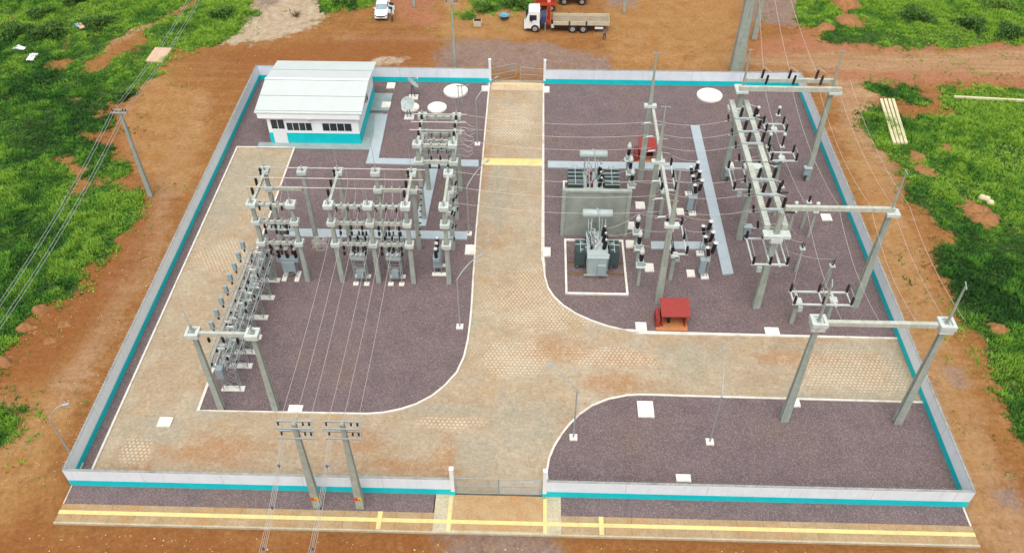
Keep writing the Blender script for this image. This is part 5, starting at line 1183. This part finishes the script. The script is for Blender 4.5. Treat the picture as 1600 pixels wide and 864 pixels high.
MB().box(x-.55, x+.55, y, y+.9, -.05, .75).build('body', M['bed'], r); MB().box(x-.48, x+.48, y+.1, y+.8, .75, .78).build('hollow_shade', M['dark'], r)  # dark sheet on the solid body, coloured as the shade inside an open box
x, y = G(788, 30); r = thing('water_tank', 'pale blue round tub on the bare earth left of the truck', 'tub', (x, y, 0))
MB().lathe((x, y, -.05), ((.4, 0), (.65, .6), (.72, .62), (.72, .7), (.62, .7), (.5, .55), (.02, .5)), 20).build('tub', M['bluebin'], r, True); MB().lathe((x, y, .32), ((.56, 0), (.62, .12), (.56, .14)), 20).build('band', M['dark'], r)
x, y = G(463, 26); mb = MB(); R_ = random.Random(4)
for k in range(40):
    a = R_.random()*6.28; e = R_.random()*.9+.2; mb.rod((x, y, 0), (x+math.cos(a)*math.cos(e)*1.1, y+math.sin(a)*math.cos(e)*1.1, math.sin(e)*1.2), .035, .01, 4)
solo(mb, 'dead_shrub', M['wood'], 'dark spiky dead shrub on the pale sand heap', 'shrub')
# earth mounds
def mound(u, v, r_, h, label):
    x, y = G(u, v); n = 30; mb = MB(); k = int(u*3+v)
    gx = np.linspace(-1.6, 1.6, n); X, Y = np.meshgrid(gx, gx); wob = 1+(fbm(X*1.3+k, Y*1.3+k*.7, 1.1, 4)-.5)*1.5
    d = np.hypot(X, Y)/wob; Z = h*np.clip(1-d**1.4, -.35, 1)*(.55+.9*fbm(X*2+k, Y*2, 1.7, 4))+.22*h*(fbm(X+k, Y, 6.5, 3)-.5)
    for j in range(n):
        for i in range(n): mb.v.append((x+X[j, i]*r_*1.15, y+Y[j, i]*r_, float(Z[j, i])-.12))
    for j in range(n-1):
        for i in range(n-1):
            a = j*n+i
            if min(d[j, i], d[j+1, i], d[j, i+1], d[j+1, i+1]) < 1.12: mb.f.append((a, a+1, a+n+1, a+n))
    o = solo(mb, 'earth_mound', M['moundc'], label, 'earth mound', 'heaps of loose orange earth', True)
for a in ((1322, 8, 1.9, 1.0, 'tall heap of orange earth in the grass at the top right'), (1327, 32, 2.0, .6, 'lower heap of orange earth just below the tall one'), (1292, 44, 1.6, .6, 'earth heap at the edge of the grass beside the track'),
  (1436, 244, 1.2, .3, 'flat orange heap right of the lying posts, upper one'), (1446, 266, 1.3, .3, 'flat orange heap right of the lying posts, lower one'), (1524, 326, 1.4, .6, 'heap of earth below the rubble blocks, left one'),
  (1542, 344, 1.5, .8, 'orange heap below the rubble blocks, right one'), (1562, 514, .9, .5, 'small bright orange heap in the lower right grass'), (1480, 232, 1.0, .3, 'faint earth heap in the right grass beyond the flat heaps'),
  (58, 486, .8, .6, 'rounded clod heap at the left grass edge'), (100, 506, .55, .4, 'single round boulder of earth on the left slope'), (78, 532, .55, .35, 'low clod heap on the left slope'), (6, 566, .8, .6, 'rough heap at the left picture edge'), (40, 512, .7, .5, 'rough heap beside the left grass bank')): mound(*a)
# small stones scattered on the earth (uncountable)
st_ = MB(); R_ = random.Random(9)
def stone(x, y, s): st_.lathe((x, y, -.08), ((s*.6, 0), (s, s*.5), (s*.6, s*1.1), (s*.1, s*1.3)), 5)
for _ in range(1300):
    if R_.random() < .45: x, y = G(R_.uniform(-20, 300), R_.uniform(380, 760))
    elif R_.random() < .5: x, y = G(R_.uniform(40, 1600), R_.uniform(826, 880))
    else: x, y = G(R_.uniform(1200, 1600), R_.uniform(60, 800)) if R_.random() < .6 else G(R_.uniform(150, 420), R_.uniform(60, 240))
    if -1 < x < W+1 and -4 < y < D+1: continue
    if R_.random() < .15 or True: stone(x, y, R_.uniform(.02, .055)*(1.6 if R_.random() < .06 else 1))
o = st_.build('loose_stones', M['logs']); tag(o, 'small pale stones scattered over the orange earth', 'stones', kind='stuff')

# ------------------------------------------------------------------ vegetation
def mk_leaf(name, c1, c2, c3):
    g = N(name, .75); a = g.attr('tint'); c = g.mix(g.mp(a, 0, .5), c1, c2); c = g.mix(g.mp(a, .5, 1), c, c3)
    return g.done(c)
LEAF = mk_leaf('grass_blades', (28,64,24), (70,122,36), (128,164,52)); BUSH = mk_leaf('shrub_leaves', (30,58,26), (58,94,36), (104,134,54))
def blades(P, z, h, wd, tint, name, matl, nb=5, lean=.55):
    """P (n,2) tuft centres -> one mesh of triangular blades"""
    n = len(P); k = n*nb
    ang = rng.random(k)*2*np.pi; off = rng.random(k)*.16; hh = np.repeat(h, nb)*(.55+.6*rng.random(k)); ww = np.repeat(wd, nb)*(.7+.6*rng.random(k))
    bx_ = np.repeat(P[:, 0], nb)+np.cos(ang)*off; by_ = np.repeat(P[:, 1], nb)+np.sin(ang)*off; bz = np.repeat(z, nb)-.03
    ln = lean*hh*(.3+rng.random(k)); tx = bx_+np.cos(ang)*ln; ty = by_+np.sin(ang)*ln; tz = bz+hh
    px_, py_ = -np.sin(ang)*ww/2, np.cos(ang)*ww/2
    V = np.empty((k, 3, 3), np.float32); V[:, 0] = np.stack([bx_-px_, by_-py_, bz], 1); V[:, 1] = np.stack([bx_+px_, by_+py_, bz], 1); V[:, 2] = np.stack([tx, ty, tz], 1)
    me = bpy.data.meshes.new(name); me.vertices.add(k*3); me.vertices.foreach_set('co', V.ravel())
    me.loops.add(k*3); me.loops.foreach_set('vertex_index', np.arange(k*3, dtype=np.int32)); me.polygons.add(k); me.polygons.foreach_set('loop_start', np.arange(0, k*3, 3, dtype=np.int32))
    me.update(); t = np.clip(np.repeat(tint, nb)+(rng.random(k)-.5)*.55, 0, 1); at = me.attributes.new('tint', 'FLOAT', 'POINT'); at.data.foreach_set('value', np.repeat(t, 3).astype(np.float32))
    me.materials.append(matl); o = bpy.data.objects.new(name, me); COL.objects.link(o); return o
def grass():
    n = 800000; P = np.stack([rng.uniform(-46, 112, n), rng.uniform(-8, 96, n)], 1)
    out = ~((P[:, 0] > -.6) & (P[:, 0] < W+.6) & (P[:, 1] > -3.6) & (P[:, 1] < D+.5)); P = P[out]
    u, v = proj(np.column_stack([P, np.zeros(len(P))])); P = P[(u > -60) & (u < 1660) & (v > -40) & (v < 900)]
    s = gmask(P); s2 = s+(fbm(P[:, 0]+9, P[:, 1]+3, 1.5, 3)-.5)*2.0; keep = s2 > -.2
    # sparse weeds on the earth near the grass edges
    weeds = (s2 <= -.2) & (s > -5) & (fbm(P[:, 0]+70, P[:, 1], .5, 3) > .6) & (rng.random(len(P)) < .05); keep |= weeds | ((s2 <= -.2) & (s2 > -1.3) & (rng.random(len(P)) < .22*np.clip(1.3+s2, 0, 1)))
    thin = fbm(P[:, 0]+30, P[:, 1]+60, .33, 3); keep &= (thin < .68) | (rng.random(len(P)) < .35)
    P = P[keep]; s2 = s2[keep]; big = fbm(P[:, 0], P[:, 1], .14, 4); cl = fbm(P[:, 0]+5, P[:, 1]+8, .8, 3)
    h = .16+.26*np.clip((big-.35)*2.6, 0, 1)*np.clip(.4+s2*.4, .3, 1)+.2*np.clip((cl-.5)*4, 0, 1)
    tint = np.clip(.58+(fbm(P[:, 0]+90, P[:, 1]+4, .10, 3)-.5)*1.9+(cl-.5)*1.3, 0, 1)
    # lusher dark growth near the left street cables, brighter far fields
    tint = np.clip(tint+.2*np.clip((P[:, 1]-50)/30, -.8, .8), 0, 1)
    o = blades(P, gheight(P), h, np.full(len(P), .085)+h*.06, tint, 'grass', LEAF, 4, .75); tag(o, 'rough green grass and weeds covering the ground around the compound', 'grass', kind='stuff')
    return len(P)
NG = grass()
def shrub(u, v, R_, h, label, dark=.35):
    x, y = G(u, v); n = int(420*R_)
    r = thing('shrub', label, 'shrub', (x, y, 0), 'low shrubs')
    mb = MB()
    for k in range(7):
        a = k*.9; mb.rod((x, y, -.1), (x+math.cos(a)*R_*.5, y+math.sin(a)*R_*.5, h*.6), .03, .012, 4)
    mb.build('stem', M['wood'], r)
    a = rng.random(n)*6.283; e = np.arccos(rng.random(n)); rr = R_*(.55+.5*rng.random(n))*(1+.35*np.sin(3*a+u))*(.8+.5*rng.random(n)); 
    P = np.stack([x+rr*np.cos(a)*np.sin(e), y+rr*np.sin(a)*np.sin(e)], 1); z = h*np.cos(e)*(.5+.5*rng.random(n))
    o = blades(P, z, np.full(n, .28), np.full(n, .13), np.clip(dark+.3*z/h+(rng.random(n)-.5)*.3, 0, 1), 'foliage', BUSH, 3, 1.1)
    # to local coordinates of the thing
    o.parent = r; o.matrix_parent_inverse = Matrix.Translation(-r.location)
for a in ((26, 52, 2.2, 1.1, 'dark shrub among the grass at the far left'), (78, 52, 2.2, 1.2, 'dark shrub between the white sheet and the beige board'), (150, 40, 2.0, 1.1, 'dark shrub right of the beige board'), (120, 0, 1.8, 1.0, 'dark shrub at the top edge left of the track'),
  (62, 24, 1.5, .9, 'mid green shrub above the dark ones at far left'), (350, 24, 1.6, .8, 'low dark shrub right of the street cables at top'), (1430, 26, 2.2, 1.0, 'olive shrub in the top right grass'), (1520, 40, 1.8, .9, 'brownish olive shrub at the top right grass'), (1580, 52, 2.0, 1.1, 'dark shrub near the right edge above the track'), (1555, 8, 2.2, 1.0, 'yellow green shrub in the top right corner', .8),
  (755, 14, 1.2, .9, 'bright green bush beside the slim back pole', .6), (808, 8, 1.9, 1.3, 'tall bright green bush left of the orange truck', .5), (545, 6, 1.6, .8, 'green bush left of the white car', .4), (195, 150, 1.2, .6, 'small bush by the left street pole', .4)): shrub(*a)
print('grass tufts', NG)
